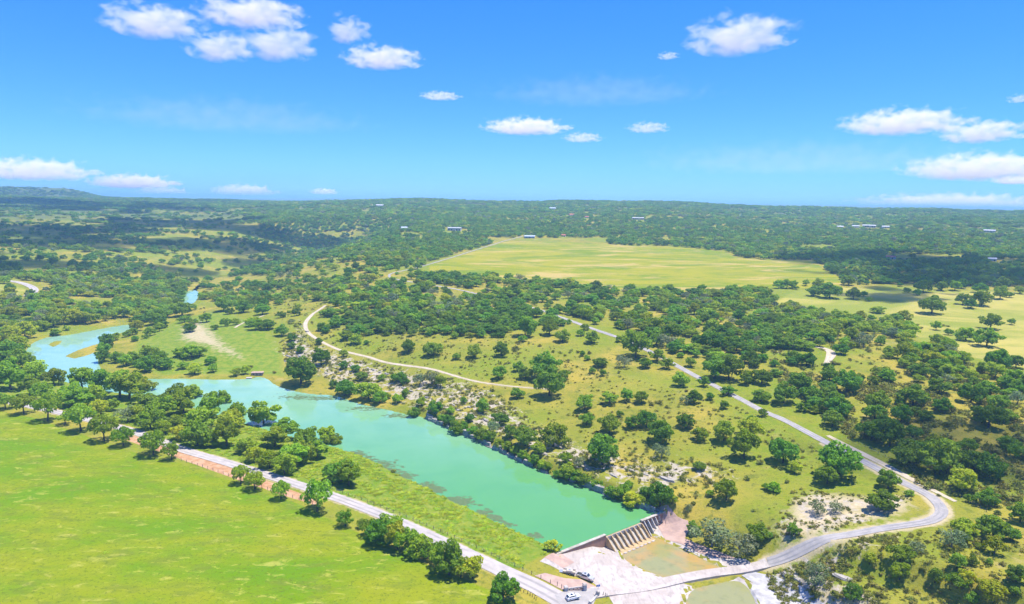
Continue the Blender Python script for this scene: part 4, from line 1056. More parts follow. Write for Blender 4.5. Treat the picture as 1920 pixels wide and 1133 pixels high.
def drape(name, pix, mat, lift, label, cell=2.0, z=None, parent=None, kind='structure', rough=0.0):
    Q = plan(pix, z) if z is not None else at_xy(pix)
    bm = bmesh.new()
    f = bm.faces.new([bm.verts.new((p[0], p[1], 0)) for p in Q])
    bmesh.ops.triangulate(bm, faces=[f])
    for ax in (0, 1):
        for v in np.arange(Q[:, ax].min() + cell, Q[:, ax].max(), cell):
            co = [0, 0, 0]; co[ax] = v; no = [0, 0, 0]; no[ax] = 1
            bmesh.ops.bisect_plane(bm, geom=bm.verts[:] + bm.edges[:] + bm.faces[:], plane_co=co, plane_no=no)
    V = np.array([v.co[:] for v in bm.verts]); Z_ = ground_z(V[:, 0], V[:, 1]) + lift
    if rough:
        Z_ = Z_ + (fbm(V[:, 0] / 5, V[:, 1] / 5, 91) - .3) * rough
    for v, z_ in zip(bm.verts, Z_):
        v.co.z = z_
    bmesh.ops.recalc_face_normals(bm, faces=bm.faces)
    m2 = bpy.data.meshes.new(name); bm.to_mesh(m2); bm.free(); m2.materials.append(MATS[mat])
    if sum(p.normal.z for p in m2.polygons) < 0:
        m2.flip_normals()
    o = obj(name, m2, parent)
    return tag(o, label, kind=kind)
drape('pavement', [(1055, 1039), (1082, 1031), (1132, 1018), (1160, 1033), (1210, 1060), (1270, 1091), (1302, 1103), (1309, 1117), (1297, 1140), (1285, 1160), (1160, 1160), (1150, 1133), (1140, 1116), (1122, 1101), (1108, 1090), (1085, 1083), (1052, 1071), (1012, 1053), (1022, 1045)], 'concrete_pale', 0.05, 'white concrete apron sloping down below the dam', 1.6)
drape('pavement', [(1020, 1046), (1038, 1037), (1053, 1039), (1077, 1055), (1056, 1066)], 'sandstone_pink', 0.10, 'pink paved corner of the apron beside the lake bank', 1.6)
drape('pavement', [(1002, 1080), (1022, 1075), (1060, 1085), (1090, 1087), (1121, 1102), (1098, 1106), (1055, 1107), (1035, 1096)], 'sandstone_pink', 0.10, 'pink paved strip between the apron and the road', 1.6)
drape('pavement', [(1040, 1117), (1066, 1106), (1108, 1104), (1124, 1104), (1126, 1112), (1118, 1122), (1100, 1160), (1060, 1150)], 'road_asphalt', 0.18, 'grey paved road junction in front of the apron', 1.6)
drape('rock_shelf', [(1226, 953), (1240, 950), (1260, 957), (1290, 977), (1292, 995), (1284, 1010), (1310, 1022), (1350, 1036), (1380, 1048), (1350, 1047), (1310, 1037), (1282, 1022), (1247, 1012), (1235, 990), (1228, 968)], 'sandstone_pink', 0.08, 'pink rock shelf at the right end of the dam', 1.6, rough=.5)
drape('pavement', [(1206, 980), (1222, 1006), (1297, 1036), (1362, 1071), (1415, 1061), (1397, 1048), (1350, 1043), (1282, 1018), (1250, 1008), (1236, 990), (1228, 972)], 'concrete_pale', 0.03, 'sloping white concrete bank right of the lower pool', 1.6)
drape('rock_shelf', [(1390, 1080), (1412, 1094), (1407, 1113), (1424, 1135), (1440, 1170), (1560, 1170), (1545, 1132), (1505, 1102), (1450, 1080), (1410, 1072)], 'limestone_white', 0.10, 'flat grey white rock shelf beyond the road crossing', 1.6, rough=.5)
drape('rock_shelf', [(1345, 1098), (1385, 1082), (1412, 1094), (1407, 1113), (1424, 1135), (1400, 1120), (1385, 1100)], 'concrete_pale', 0.06, 'bleached margin of the pool beyond the crossing', 1.6)

# limestone blocks: one shape each, shared
def rock_mesh(seed, sx, sy, sz, layers=3):
    g = random.Random(seed); m_ = MB()
    n = 9
    base = [(math.cos(2 * math.pi * k / n + g.uniform(-.2, .2)) * sx * g.uniform(.75, 1.1), math.sin(2 * math.pi * k / n + g.uniform(-.2, .2)) * sy * g.uniform(.75, 1.1)) for k in range(n)]
    z = -0.4 * sz
    for L_ in range(layers):
        h = sz * g.uniform(.35, .6); s0 = 1 - .10 * L_ + g.uniform(-.06, .06); s1 = s0 * g.uniform(.9, 1.0); ox, oy = g.uniform(-.08, .08) * sx, g.uniform(-.08, .08) * sy
        lo = [(x * s0 + ox, y * s0 + oy, z) for x, y in base]; hi = [(x * s1 * g.uniform(.95, 1.03) + ox, y * s1 * g.uniform(.95, 1.03) + oy, z + h) for x, y in base]
        m_.add(lo + hi, [tuple(range(n))[::-1], tuple(range(n, 2 * n))] + [(i, (i + 1) % n, (i + 1) % n + n, i + n) for i in range(n)])
        z += h - .02
    return new_mesh('limestone_ledge', m_.v, m_.f, ['limestone'])
ROCKS = [rock_mesh(i, 2.4, 1.3, 0.9, 3) for i in range(6)]
LED = [p_ for i_, p_ in enumerate([(806, 787), (814, 791), (823, 795), (834, 800), (842, 804), (876, 817), (886, 822), (905, 829), (914, 834), (922, 838), (932, 843), (944, 850), (958, 857), (972, 864), (990, 871), (1008, 879), (1020, 885), (1072, 901), (1100, 911), (1110, 914), (1120, 919), (1128, 923), (1140, 928), (1196, 948), (1208, 952), (1218, 955)]) if i_ % 6 != 3]
BLD = [(556, 660), (562, 668), (548, 672), (536, 676), (540, 668), (590, 672), (600, 677), (625, 676), (640, 682), (660, 688), (690, 690), (700, 694), (712, 698), (725, 701), (740, 706), (612, 700), (625, 706), (640, 716), (660, 722), (630, 690), (757, 727), (770, 734), (790, 738), (800, 746), (812, 752), (850, 760), (860, 770), (880, 764), (890, 782), (910, 788), (925, 800), (945, 812), (960, 820), (1000, 842), (1020, 850), (1060, 862), (1080, 870), (1100, 880), (1150, 892), (1180, 882), (1210, 890), (1250, 900), (575, 622), (566, 612), (1445, 1092), (1500, 1088), (1478, 1080), (1520, 1104), (1585, 1085), (1470, 1120), (1540, 1078)]
RK = []
for k, lst in (('ledge', LED), ('boulder', BLD)):
    for (x, y) in lst:
        RK.append(dict(px=x, py=y, kind=k, p=at(x, y)[0]))
label_things(RK)
for i, it in enumerate(RK):
    g = random.Random(900 + i)
    s = g.uniform(.9, 1.5) if it['kind'] == 'ledge' else g.uniform(.5, 1.25)
    ang = math.atan2(DN[1], DN[0]) + g.uniform(-.25, .25)
    o = obj('limestone_ledge' if it['kind'] == 'ledge' else 'boulder', ROCKS[g.randrange(6)], loc=(it['p'][0], it['p'][1], it['p'][2]), rotz=ang + math.pi * (g.random() < .5), scale=(s * g.uniform(1, 1.6), s, s * (g.uniform(1.3, 1.9) if it['kind'] == 'ledge' else g.uniform(.35, .7))))
    tag(o, it['label'], 'rock', 'ledges at the waterline' if it['kind'] == 'ledge' else 'pale rocks on the bank')

# weed floating along the near bank
g = np.random.default_rng(12)
V, Fc = [], []
for (x, y, n, sx, sy) in ((668, 851, 90, 9, 3), (690, 862, 70, 8, 3), (722, 872, 120, 12, 4), (735, 882, 90, 10, 3), (760, 893, 90, 9, 3), (800, 913, 160, 13, 4), (815, 918, 90, 9, 3), (868, 942, 150, 12, 4), (852, 938, 70, 8, 3), (905, 962, 60, 8, 3), (930, 972, 60, 8, 3), (948, 984, 60, 7, 3), (1000, 1005, 30, 6, 3), (60, 664, 40, 6, 3), (560, 745, 140, 20, 2), (610, 747, 140, 20, 2), (690, 766, 120, 20, 2), (745, 780, 90, 14, 2)):
    for _ in range(n):
        p = plan([(x + g.normal() * sx, y + g.normal() * sy)])[0]
        s = g.uniform(.25, .9); a = g.uniform(0, 6.28); o_ = len(V)
        for k in range(5):
            r_ = s * g.uniform(.6, 1.2)
            V.append((p[0] + math.cos(a + k * 1.2566) * r_ * 1.6, p[1] + math.sin(a + k * 1.2566) * r_, 0.012 + g.uniform(0, .02)))
        Fc.append(tuple(range(o_, o_ + 5)))
tag(obj('water_weed', new_mesh('water_weed', V, Fc, ['weed'])), 'dark water weed floating along the shallow lake margin', 'water weed', kind='stuff')

# tall grass on the bank between the road and the lake, and rough tufts on the pasture edge
def grass_tuft(seed, n=26):
    g = random.Random(seed); V, Fc = [], []
    for i in range(n):
        a = g.uniform(0, 6.28); r_ = g.uniform(0, .5); h = g.uniform(.25, .5); b_ = g.uniform(.6, 1.3)
        x, y = math.cos(a) * r_, math.sin(a) * r_; w = g.uniform(.12, .25); t_ = a + 1.57; o_ = len(V)
        V += [(x - math.cos(t_) * w, y - math.sin(t_) * w, -.05), (x + math.cos(t_) * w, y + math.sin(t_) * w, -.05), (x + math.cos(a) * b_, y + math.sin(a) * b_, h)]
        Fc.append((o_, o_ + 1, o_ + 2))
    return new_mesh('grass_tuft', V, Fc, ['leaf_grass'])
leaf_mat('leaf_grass', (0.19, 0.31, 0.018), (0.28, 0.345, 0.03), 0.4)
tuft_col = proto_collection('tuft_shapes', [grass_tuft(i) for i in range(4)])
g = np.random.default_rng(31)
Q = at_xy(Z_LUSH); X = g.uniform(Q[:, 0].min(), Q[:, 0].max(), 60000); Y = g.uniform(Q[:, 1].min(), Q[:, 1].max(), 60000)
RL = smooth_line(at_xy(ROAD_L), 1)
m = inside(X, Y, Q) & (sdf(X, Y, LAKE) > 0.3) & (seg_dist(X, Y, RL, False) > 5.5) & (np.hypot(X, Y) < 420) & (fbm(X / 7, Y / 7, 33, 3) > .40)
X, Y = X[m][:5200], Y[m][:5200]
Xp, Yp = g.uniform(-260, 20, 30000), g.uniform(185, 330, 30000)
Qp = at_xy(Z_PASTURE); mp = inside(Xp, Yp, Qp) & (fbm(Xp / 11, Yp / 11, 35, 3) > .50)
Xp, Yp = Xp[mp][:10], Yp[mp][:10]
X = np.r_[X, Xp]; Y = np.r_[Y, Yp]
s_ = np.r_[g.uniform(.3, .8, len(X) - len(Xp)), g.uniform(.25, .6, len(Xp))]
scatter('tall_grass', np.stack([X, Y, ground_z(X, Y)], 1), np.stack([s_ * 1.5, s_ * 1.5, s_], 1), g.uniform(0, 6.28, len(X)), g.integers(0, 4, len(X)), tuft_col, 'tall grass on the lake bank and rough tufts in the pasture', 'grass')

# ------------------------------------------------------------------ vehicles
def heading(a, b):
    p, q = at(*a)[0], at(*b)[0]
    return math.atan2(q[1] - p[1], q[0] - p[0]), (p + q) / 2
def wheels(root, xs, half, r, w):
    for x in xs:
        for s in (-1, 1):
            ty = MB().wheel(x, s * half, r, r, w).build('wheel', 'rubber', root, bevel=.02)
            MB().wheel(x, s * (half + w / 2 + .004), r, r * .58, .03, 10).build('rim', 'metal_grey', ty)
def ground_for(o, p, lift):
    o.location = (p[0], p[1], ground_z(p[0], p[1])[0] + lift)
ang, pc = heading((1085, 1080), (1109, 1091))
tk = empty('pickup_truck', pc, ang); ground_for(tk, pc, 0.10); tag(tk, 'silver crew cab pickup parked on the white apron', 'pickup')
m_ = MB().prism([(-2.9, .45), (2.85, .45), (2.95, .75), (2.9, 1.08), (1.55, 1.18), (-2.9, 1.18)], -.98, .98); m_.build('body', 'paint_silver', tk, bevel=.06)
m_ = MB().prism([(-1.05, 1.17), (1.5, 1.17), (.75, 1.86), (-.85, 1.88)], -.86, .86); m_.build('cabin', 'paint_silver', tk, bevel=.06)
MB().prism([(-.95, 1.25), (1.22, 1.25), (.66, 1.76), (-.78, 1.78)], -.885, .885).build('side_window', 'glass_dark', tk)
MB().prism([(1.40, 1.26), (.82, 1.78), (.86, 1.82), (1.46, 1.28)], -.74, .74).build('windshield', 'glass_dark', tk)
MB().prism([(-1.09, 1.26), (-.92, 1.78), (-.97, 1.80), (-1.13, 1.28)], -.70, .70).build('rear_window', 'glass_dark', tk)
MB().box(-2.75, -1.25, -.80, .80, 1.12, 1.195).build('truck_bed', 'metal_black', tk)
MB().box(-.35, .3, -.35, .35, 1.885, 1.90).build('sunroof', 'glass_dark', tk)
wheels(tk, (-1.85, 1.85), .86, .40, .26)
for s in (-1, 1):
    MB().box(2.88, 2.955, s * .72 - .17, s * .72 + .17, .82, 1.0).build('headlight', 'light_lens', tk)
    MB().box(-2.94, -2.89, s * .85 - .08, s * .85 + .08, .75, 1.08).build('taillight', 'roof_red', tk)
MB().box(2.9, 3.02, -.95, .95, .42, .66).build('bumper', 'metal_grey', tk, bevel=.03)
ang, pc = heading((1057, 1073), (1078, 1079))
tr_ = empty('trailer', pc, ang); ground_for(tr_, pc, 0.10); tag(tr_, 'tan flat utility trailer parked behind the silver pickup', 'trailer')
MB().box(-2.1, 2.0, -.95, .95, .55, .70).build('deck', 'paint_tan', tr_, bevel=.02)
for s in (-1, 1):
    MB().box(-2.1, 2.0, s * .93 - .04, s * .93 + .04, .70, 1.12).build('side_board', 'paint_tan', tr_)
MB().box(1.92, 2.0, -.85, .85, .72, 1.10).build('front_board', 'paint_tan', tr_)
m_ = MB().prism([(-1.2, .72), (1.3, .72), (1.0, 1.28), (-.9, 1.30)], -.7, .7); m_.build('load', 'paint_tan', tr_, bevel=.08)
MB().box(-.3, .5, -.35, .35, 1.30, 1.36).build('cover', 'metal_grey', tr_)
m_ = MB(); m_.tube([(2.0, -.6, .58), (3.2, 0, .55)], .05); m_.tube([(2.0, .6, .58), (3.2, 0, .55)], .05); m_.build('tow_bar', 'metal_black', tr_)
MB().box(-3.3, -2.1, -.85, .85, .52, .58).build('ramp', 'metal_grey', tr_)
wheels(tr_, (-.55, .35), 1.08, .34, .2)
ang, pc = heading((1065, 1126), (1083, 1123))
sv = empty('car', pc, ang); ground_for(sv, pc, 0.26); tag(sv, 'white car driving at the road junction', 'car')
MB().prism([(-2.25, .38), (2.15, .38), (2.28, .62), (2.15, .92), (1.15, 1.02), (-2.2, 1.05), (-2.3, .8)], -.90, .90).build('body', 'paint_white', sv, bevel=.07)
MB().prism([(-2.1, 1.04), (1.15, 1.02), (.45, 1.56), (-1.6, 1.60)], -.76, .76).build('cabin', 'paint_white', sv, bevel=.06)
MB().prism([(-1.75, 1.10), (.90, 1.10), (.38, 1.48), (-1.5, 1.50)], -.785, .785).build('side_window', 'glass_dark', sv)
MB().prism([(1.07, 1.10), (.50, 1.52), (.54, 1.56), (1.14, 1.13)], -.66, .66).build('windshield', 'glass_dark', sv)
MB().prism([(-2.08, 1.12), (-1.66, 1.54), (-1.70, 1.57), (-2.14, 1.14)], -.62, .62).build('rear_window', 'glass_dark', sv)
MB().box(-.9, -.1, -.45, .45, 1.60, 1.612).build('sunroof', 'glass_dark', sv)
wheels(sv, (-1.4, 1.4), .80, .34, .22)
for s in (-1, 1):
    MB().box(2.16, 2.25, s * .66 - .16, s * .66 + .16, .68, .84).build('headlight', 'light_lens', sv)
    MB().box(-2.3, -2.24, s * .74 - .10, s * .74 + .10, .74, .98).build('taillight', 'roof_red', sv)

# ------------------------------------------------------------------ gate, signs, bollards, fences
pa, pb = at(1061, 1108)[0], at(1096, 1107)[0]
ga = math.atan2(pb[1] - pa[1], pb[0] - pa[0]); gl = float(np.hypot(*(pb - pa)[:2]))
gw = empty('entrance_wall', (pa[0], pa[1], min(pa[2], pb[2])), ga); tag(gw, 'white stone entrance wall with two capped pillars by the apron', 'wall')
for x in (0.0, gl):
    p_ = MB().box(x - .55, x + .55, -.55, .55, -.5, 2.0).build('pillar', 'limestone_white', gw, bevel=.04)
    MB().box(x - .7, x + .7, -.7, .7, 2.0, 2.3, taper=.2).build('cap', 'concrete_pale', p_)
MB().box(.56, gl - .56, -.22, .22, 1.15, 1.55).build('beam', 'concrete_pale', gw, bevel=.03)
MB().box(.56, gl - .56, -.30, .30, -.5, .75).build('base_wall', 'sandstone_pink', gw, bevel=.03)
for k in range(4):
    MB().box(gl * (k + 1) / 5 - .1, gl * (k + 1) / 5 + .1, -.12, .12, .75, 1.15).build('post', 'metal_black', gw)
pc = at(1121, 1118)[0]
wl = empty('roadside_wall', pc, math.atan2(*(at(1120, 1118)[0] - at(1104, 1135)[0])[:2][::-1])); tag(wl, 'short white stone wall with pillar at the crossing approach', 'wall')
p_ = MB().box(-.5, .5, -.5, .5, -.4, 1.7).build('pillar', 'limestone_white', wl, bevel=.04)
MB().box(-.62, .62, -.62, .62, 1.7, 1.9, taper=.15).build('cap', 'concrete_pale', p_)
MB().box(-5.2, -.5, -.28, .28, -.6, .8).build('parapet', 'limestone_white', wl, bevel=.04)
p_ = MB().box(-6.0, -5.1, -.45, .45, -.6, 1.3).build('pillar', 'limestone_white', wl, bevel=.04)
sg = empty('road_sign', at(1121, 1114)[0], 0.3); tag(sg, 'small blue sign on a thin pole at the crossing', 'sign')
MB().tube([(0, 0, -.3), (0, 0, 3.1)], .06, 6).build('pole', 'metal_grey', sg)
MB().box(-.65, .65, -.1, -.06, 2.5, 3.2).build('panel', 'sign_blue', sg, bevel=.01)
m_ = MB(); m_.box(-.42, .42, -.112, -.104, 2.68, 2.74); m_.box(-.3, .3, -.112, -.104, 2.9, 2.98); m_.build('sign_face', 'paint_white', sg)
BO = [(976, 1109), (982, 1111), (989, 1114), (994, 1117), (998, 1120), (1002, 1123), (1005, 1126)]
for i, (x, y) in enumerate(BO):
    p = at(x, y)[0]
    m_ = MB().tube([(0, 0, -.2), (0, 0, .75), (.12, 0, .95), (.35, 0, 1.0), (.5, 0, .85)], .09, 6)
    tag(m_.build('bollard', 'metal_black', None, loc=p, rotz=ga + .4), 'black hooked post at the roadside, %s from the pasture tree' % ['first', 'second', 'third', 'fourth', 'fifth', 'sixth', 'last'][i], 'bollard', 'black hooked posts by the road')
for i, (x, y) in enumerate([(1045, 1099), (1053, 1104), (1131, 1118), (1135, 1120), (1138, 1122)]):
    p = at(x, y)[0]
    tag(MB().tube([(0, 0, -.2), (0, 0, 1.5)], .09, 6).build('post', 'metal_black', None, loc=p), ['dark post left of the entrance wall', 'dark post touching the left pillar of the entrance wall', 'dark post right of the blue sign, nearest', 'dark post right of the blue sign, middle', 'dark post right of the blue sign, farthest'][i], 'post', 'dark posts by the crossing')
def fence(pix, step, label, name='wire_fence', h=1.3):
    C = smooth_line(at_xy(pix), 1); d = np.r_[0, np.cumsum(np.linalg.norm(np.diff(C, axis=0), axis=1))]
    s = np.arange(0, d[-1], step); X, Y = np.interp(s, d, C[:, 0]), np.interp(s, d, C[:, 1]); Z_ = ground_z(X, Y)
    root = empty(name, (X[0], Y[0], Z_[0])); tag(root, label, 'fence')
    post = new_mesh('post', *(lambda q: (q.v, q.f))(MB().tube([(0, 0, -.3), (0, 0, h)], .10, 5)), ['wood_post'])
    for i in range(len(X)):
        obj('post', post, root, loc=(X[i] - X[0], Y[i] - Y[0], Z_[i] - Z_[0]))
    for k in (.4, .75, 1.1):
        m_ = MB().tube([(X[i] - X[0], Y[i] - Y[0], Z_[i] - Z_[0] + k * h / 1.3) for i in range(len(X))], .012, 3)
        m_.build('wire', 'metal_grey', root)
fence([(330, 862), (380, 876), (440, 897), (500, 918), (560, 937), (600, 950)], 3.5, 'post and wire fence along the foot of the red bank')
fence([(620, 917), (700, 946), (780, 978), (860, 1013), (940, 1050), (985, 1073), (1040, 1098)], 3.5, 'post and wire fence between the pale road and the lake')
fence([(1610, 832), (1680, 868), (1740, 900), (1800, 933), (1860, 966)], 4.0, 'post and wire fence by the white gravel strip')
pole = empty('utility_pole', at(279, 628)[0]); tag(pole, 'bare wooden utility pole on the grass by the river bend', 'pole')
MB().tube([(0, 0, -.5), (0, 0, 6.5)], [.18, .12], 6).build('shaft', 'wood_post', pole)
MB().box(-.9, .9, -.07, .07, 6.0, 6.15).build('crossarm', 'wood_post', pole)

# ------------------------------------------------------------------ buildings
p = at(483, 703)[0]
hut = empty('stone_hut', (p[0], p[1], p[2]), .12); tag(hut, 'low pink stone hut on the far lake shore', 'hut')
MB().box(-3.6, 3.6, -1.6, 1.6, -.6, 1.7).build('wall', 'sandstone_pink', hut, bevel=.04)
MB().box(-4.0, 4.0, -2.0, 2.0, 1.7, 1.95).build('roof', 'sandstone_pink', hut, bevel=.04)
MB().box(-.5, .5, -1.66, -1.604, -.2, 1.4).build('door', 'wood_post', hut)
for s in (-1, 1):
    MB().box(s * 2.2 - .5, s * 2.2 + .5, -1.66, -1.604, .5, 1.2).build('window', 'glass_dark', hut)
p = at(467, 709)[0]
dk = empty('jetty', (p[0], p[1], .1), .3); tag(dk, 'small grey slab jetty beside the stone hut', 'jetty')
MB().box(-1.8, 1.8, -1.4, 1.4, .25, .5).build('deck', 'concrete_pale', dk, bevel=.04)
for sx in (-1.5, 1.5):
    for sy in (-1.1, 1.1):
        MB().tube([(sx, sy, -1.2), (sx, sy, .26)], .12, 5).build('pile', 'wood_post', dk)
for (px, py, w, d, hh, rise, wm, rm, turn, lab), P0 in zip(HOUSES, HP):
    root = empty('house' if w < 16 else 'barn', P0 + np.array([0, d * .5, 0]), -math.atan2(P0[0], P0[1]) + R(turn)); tag(root, lab, 'building')
    MB().box(-w / 2, w / 2, -d / 2, d / 2, -1.5, hh).build('wall', wm, root)
    m_ = MB().prism([(-d / 2 - .7, hh - .1), (0, hh + rise), (d / 2 + .7, hh - .1), (d / 2 + .7, hh + .12), (0, hh + rise + .25), (-d / 2 - .7, hh + .12)], -w / 2 - .6, w / 2 + .6)
    m_.v = [(y, x, z) for x, y, z in m_.v]; m_.build('roof', rm, root)
    n = max(2, int(w // 5))
    for k in range(n):
        x = -w / 2 + w * (k + .5) / n
        if k == n // 2:
            MB().box(x - 1.0, x + 1.0, -d / 2 - .05, -d / 2 - .005, 0, min(2.6, hh - .5)).build('door', 'glass_dark', root)
        else:
            ww = 1.8 if w > 24 else .8
            MB().box(x - ww, x + ww, -d / 2 - .05, -d / 2 - .005, .6 if w > 24 else 1.1, min(3.6 if w > 24 else 2.3, hh - .4)).build('window', 'glass_dark', root)

# ------------------------------------------------------------------ cattle
def cow(px, py, turn, label):
    root_p = at(px, py)[0]
    J_ = [(0, 0, 1.05), (.75, 0, 1.12), (-.75, 0, 1.12), (1.15, 0, 1.28), (1.5, 0, 1.15), (1.78, 0, .98)]
    Rr = [.42, .38, .36, .22, .19, .12]; E = [(0, 1), (0, 2), (1, 3), (3, 4), (4, 5)]
    for (hx, base) in ((.72, 1), (-.75, 2)):
        for s in (-1, 1):
            i0 = len(J_); J_ += [(hx, s * .2, .75), (hx + (.03 if hx > 0 else -.1), s * .22, .42), (hx, s * .22, .03)]; Rr += [.17, .10, .08]; E += [(base, i0), (i0, i0 + 1), (i0 + 1, i0 + 2)]
    i0 = len(J_); J_ += [(-1.12, 0, 1.1), (-1.2, 0, .6)]; Rr += [.06, .04]; E += [(2, i0), (i0, i0 + 1)]
    m_ = bpy.data.meshes.new('cow'); m_.from_pydata(J_, E, []); m_.materials.append(MATS['hide_black'])
    o = obj('cow', m_, loc=root_p, rotz=turn)
    sk = o.modifiers.new('skin', 'SKIN')
    for v, r_ in zip(m_.skin_vertices[0].data, Rr):
        v.radius = (r_, r_)
    m_.skin_vertices[0].data[0].use_root = True
    o.modifiers.new('smooth', 'SUBSURF').render_levels = 1
    tag(o, label, 'cow', 'black cattle on the river meadow')
cow(376, 581, .3, 'black cow on the river meadow, leftmost'); cow(383, 579, 2.6, 'black cow on the river meadow, farthest'); cow(383, 587, 1.2, 'black cow on the river meadow, nearest')
# ------------------------------------------------------------------ clouds
def cloud_mat(name, dens, h=100.0, even=True):
    t = NT(name)
    v = t.n('ShaderNodeVolumePrincipled')
    v.inputs['Color'].default_value = (1.0, 0.945, 0.98, 1); v.inputs['Density'].default_value = dens; v.inputs['Anisotropy'].default_value = 0.0
    if not even:
        tc = t.n('ShaderNodeTexCoord')
        f = t.noise(3.4 / h, 4, 0.55, vec=tc.outputs['Object'], stretch=(.62, .62, 1), dist=.4)
        sx = t.n('ShaderNodeSeparateXYZ'); t.link(tc.outputs['Generated'], sx.inputs[0])
        X_, Y_, Z_ = [t.math('MULTIPLY_ADD', sx.outputs[i], 2.0, -1.0) for i in range(3)]
        zz = t.math('ADD', Z_, 0.42); zz = t.math('MAXIMUM', t.math('MULTIPLY', zz, 0.78), t.math('MULTIPLY', zz, -1.9))
        r2 = t.math('ADD', t.math('ADD', t.math('MULTIPLY', X_, X_), t.math('MULTIPLY', Y_, Y_)), t.math('MULTIPLY', zz, zz))
        k = t.math('ADD', t.math('MULTIPLY', t.math('SUBTRACT', f, 0.5), 2.3), t.math('MULTIPLY', t.math('SUBTRACT', 0.62, r2), 0.75))
        t.link(t.math('MULTIPLY', t.ramp(k, -0.05, 0.55), dens * 2.2), v.inputs['Density'])
    t.link(v.outputs[0], t.out.inputs['Volume'])
    return t.m
ctex = bpy.data.textures.new('cloud_billow', 'CLOUDS'); ctex.noise_scale = 0.4; ctex.noise_depth = 3
def cloud_at(c, w, h, depth, seed, label, yaw=0.0, tilt=0.0, dens=7.0, lumps=None, even=False):
    g = random.Random(seed)
    bm = bmesh.new()
    if not even:
        bmesh.ops.create_icosphere(bm, subdivisions=4, radius=1.0, matrix=Matrix.Diagonal((w * .62, depth * .62, h * .72, 1)))
    n = 0 if not even else lumps or max(7, min(22, int(5 + 3.2 * w / h)))
    for i in range(n):
        u = (i + g.uniform(.1, .9)) / n * 2 - 1
        env = max(0.18, (1 - abs(u) ** 1.7))
        rad = h * .5 * env * g.uniform(.55, .95)
        sx = g.uniform(1.1, 2.0) if not even else g.uniform(1.5, 2.2)
        z = -h * .5 + rad * .8 + g.uniform(0, 1) * max(0, h * env - rad * 1.7)
        mt = Matrix.Translation((u * (w * .5 - rad * sx * .8), g.uniform(-.38, .38) * depth * env, z + u * w * tilt)) @ Matrix.Diagonal((rad * sx, rad * g.uniform(1.1, 2.0), rad, 1))
        bmesh.ops.create_icosphere(bm, subdivisions=3, radius=1.0, matrix=mt)
    me_ = bpy.data.meshes.new('cloud'); bm.to_mesh(me_); bm.free()
    me_.materials.append(cloud_mat('cloud_vapour', dens / h, h, even))
    o = obj('cloud', me_, loc=c, rotz=yaw)
    if not even:
        return tag(o, label, 'cloud', 'fair weather clouds')
    rm = o.modifiers.new('union', 'REMESH'); rm.mode = 'VOXEL'; rm.voxel_size = max(h / 14, w / 100)
    dp = o.modifiers.new('billow', 'DISPLACE'); tx = bpy.data.textures.new('billow', 'CLOUDS'); tx.noise_scale = h * .32; tx.noise_depth = 4
    dp.texture = tx; dp.texture_coords = 'LOCAL'; dp.strength = h * .55; dp.mid_level = 0.52
    dp2 = o.modifiers.new('fine', 'DISPLACE'); tx2 = bpy.data.textures.new('fine', 'CLOUDS'); tx2.noise_scale = h * .1; tx2.noise_depth = 2
    dp2.texture = tx2; dp2.texture_coords = 'LOCAL'; dp2.strength = h * .16; dp2.mid_level = 0.5
    return tag(o, label, 'cloud', 'fair weather clouds')
def sky_cloud(px, py, w, h, seed, label, alt=950.0, **kw):
    """a cloud seen at a photograph point, floating at its own height"""
    d = ray(np.array([px]), np.array([py + h * .3]))[0]
    k = min((alt - CAMZ) / max(d[2], 1e-3), 42000.0)
    c = np.array([0, 0, CAMZ]) + d * k
    c = np.array([0, 0, CAMZ]) + ray(np.array([px]), np.array([py]))[0] * k
    return cloud_at(c, w / FPX * k, h / FPX * k, w / FPX * k * .45, seed, label, yaw=-math.atan2(c[0], c[1]), **kw)
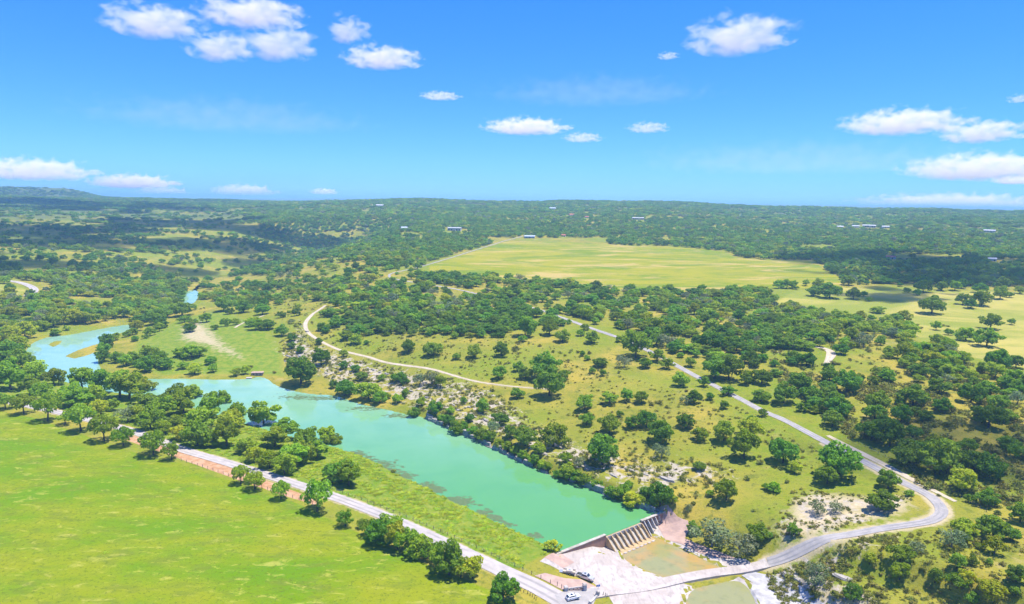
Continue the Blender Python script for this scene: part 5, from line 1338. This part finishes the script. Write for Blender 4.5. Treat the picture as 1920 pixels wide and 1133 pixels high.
for a in ((287, 32, 172, 62, 1, 'long white cloud at the top left of the sky'), (410, 80, 120, 56, 2, 'lower left lobe of the big white cloud at the top'), (520, 72, 140, 66, 3, 'right lobe of the big white cloud at the top'), (470, 16, 190, 56, 4, 'uppermost lobe of the big white cloud at the top'),
          (652, 50, 78, 50, 5, 'small round cloud right of the big top cloud'), (716, 103, 145, 42, 6, 'small flat cloud below the small round cloud'), (1385, 58, 190, 70, 7, 'bright white cloud alone at the upper right'), (985, 234, 155, 30, 8, 'thin cloud low in the middle of the sky'),
          (1092, 256, 74, 18, 9, 'wisp of cloud just right of the thin middle cloud'), (1215, 237, 78, 20, 10, 'little cloud right of the middle wisp'), (1690, 224, 210, 46, 11, 'long cloud at the right with a trailing tip'), (1840, 242, 138, 42, 12, 'oval cloud near the right edge'),
          (1840, 308, 260, 50, 13, 'broad cloud low at the right edge'), (1790, 379, 340, 34, 14, 'long cloud bank lying on the right horizon'), (60, 314, 200, 40, 15, 'long low cloud at the left edge'), (250, 338, 150, 26, 16, 'low cloud above the left horizon'),
          (303, 360, 100, 24, 17, 'small cloud sitting on the left horizon'), (457, 356, 116, 24, 18, 'cloud on the horizon right of the small left one'), (607, 358, 52, 12, 19, 'tiny cloud on the horizon left of the middle'), (825, 178, 76, 16, 20, 'faint wisp of cloud left of the middle'),
          (1253, 103, 40, 14, 21, 'tiny wisp of cloud below the bright right cloud'), (1912, 183, 40, 16, 22, 'cloud scrap cut by the right edge'), (1905, 336, 80, 16, 23, 'flat cloud scrap low at the right edge')):
    thin = a[4] in (9, 20, 21, 22, 10)
    sky_cloud(*a, dens=0.5 if thin else 1.05)
for a in ((1500, 290, 620, 60, 31, 'faint veil of thin cloud low on the right'), (430, 210, 520, 60, 32, 'faint veil of thin cloud low on the left'), (1120, 165, 420, 50, 33, 'faint veil of thin cloud above the middle')):
    sky_cloud(*a, dens=0.03)
# clouds overhead whose shade lies on the ground in the photograph
def shade_cloud(px, py, w, h, depth, seed, label, alt=800.0, yaw=0.0, dens=3.0):
    p = at(px, py)[0]
    c = p + SUNV * ((alt - p[2]) / SUNV[2])
    return cloud_at(c, w, h, depth, seed, label, yaw=yaw, dens=dens, lumps=int(8 + w * depth / (h * h) * .55), even=True)
shade_cloud(150, 440, 1300, 150, 1500, 51, 'cloud overhead shading the open slopes at the far left', alt=1000, dens=4.5)
shade_cloud(-40, 384, 2600, 190, 1200, 56, 'cloud overhead shading the far left ridge', alt=1900, dens=4.5)
shade_cloud(1740, 500, 560, 110, 420, 52, 'cloud overhead shading the oak wood at the far right')
shade_cloud(1800, 830, 190, 60, 110, 53, 'small cloud overhead shading the right hand slope', alt=600, dens=1.1)
shade_cloud(1660, 552, 160, 40, 120, 54, 'scrap of cloud overhead shading part of the right meadow', alt=600)

# ------------------------------------------------------------------ the hazy air
t = NT('haze_air')
v = t.n('ShaderNodeVolumePrincipled'); v.inputs['Color'].default_value = (0.36, 0.66, 1.0, 1); v.inputs['Density'].default_value = 1.4e-4; v.inputs['Anisotropy'].default_value = 0.0
t.link(v.outputs[0], t.out.inputs['Volume'])
b_ = MB().box(-60000, 60000, -60000, 60000, float(GZ.min()) - 1.0, max(136.0, float(GZ.max()) + 14.0))
hz = b_.build('haze', 'haze_air')
tag(hz, 'pale blue haze filling the air over the valley', kind='stuff')
print('HILL TOP', GZ.max())
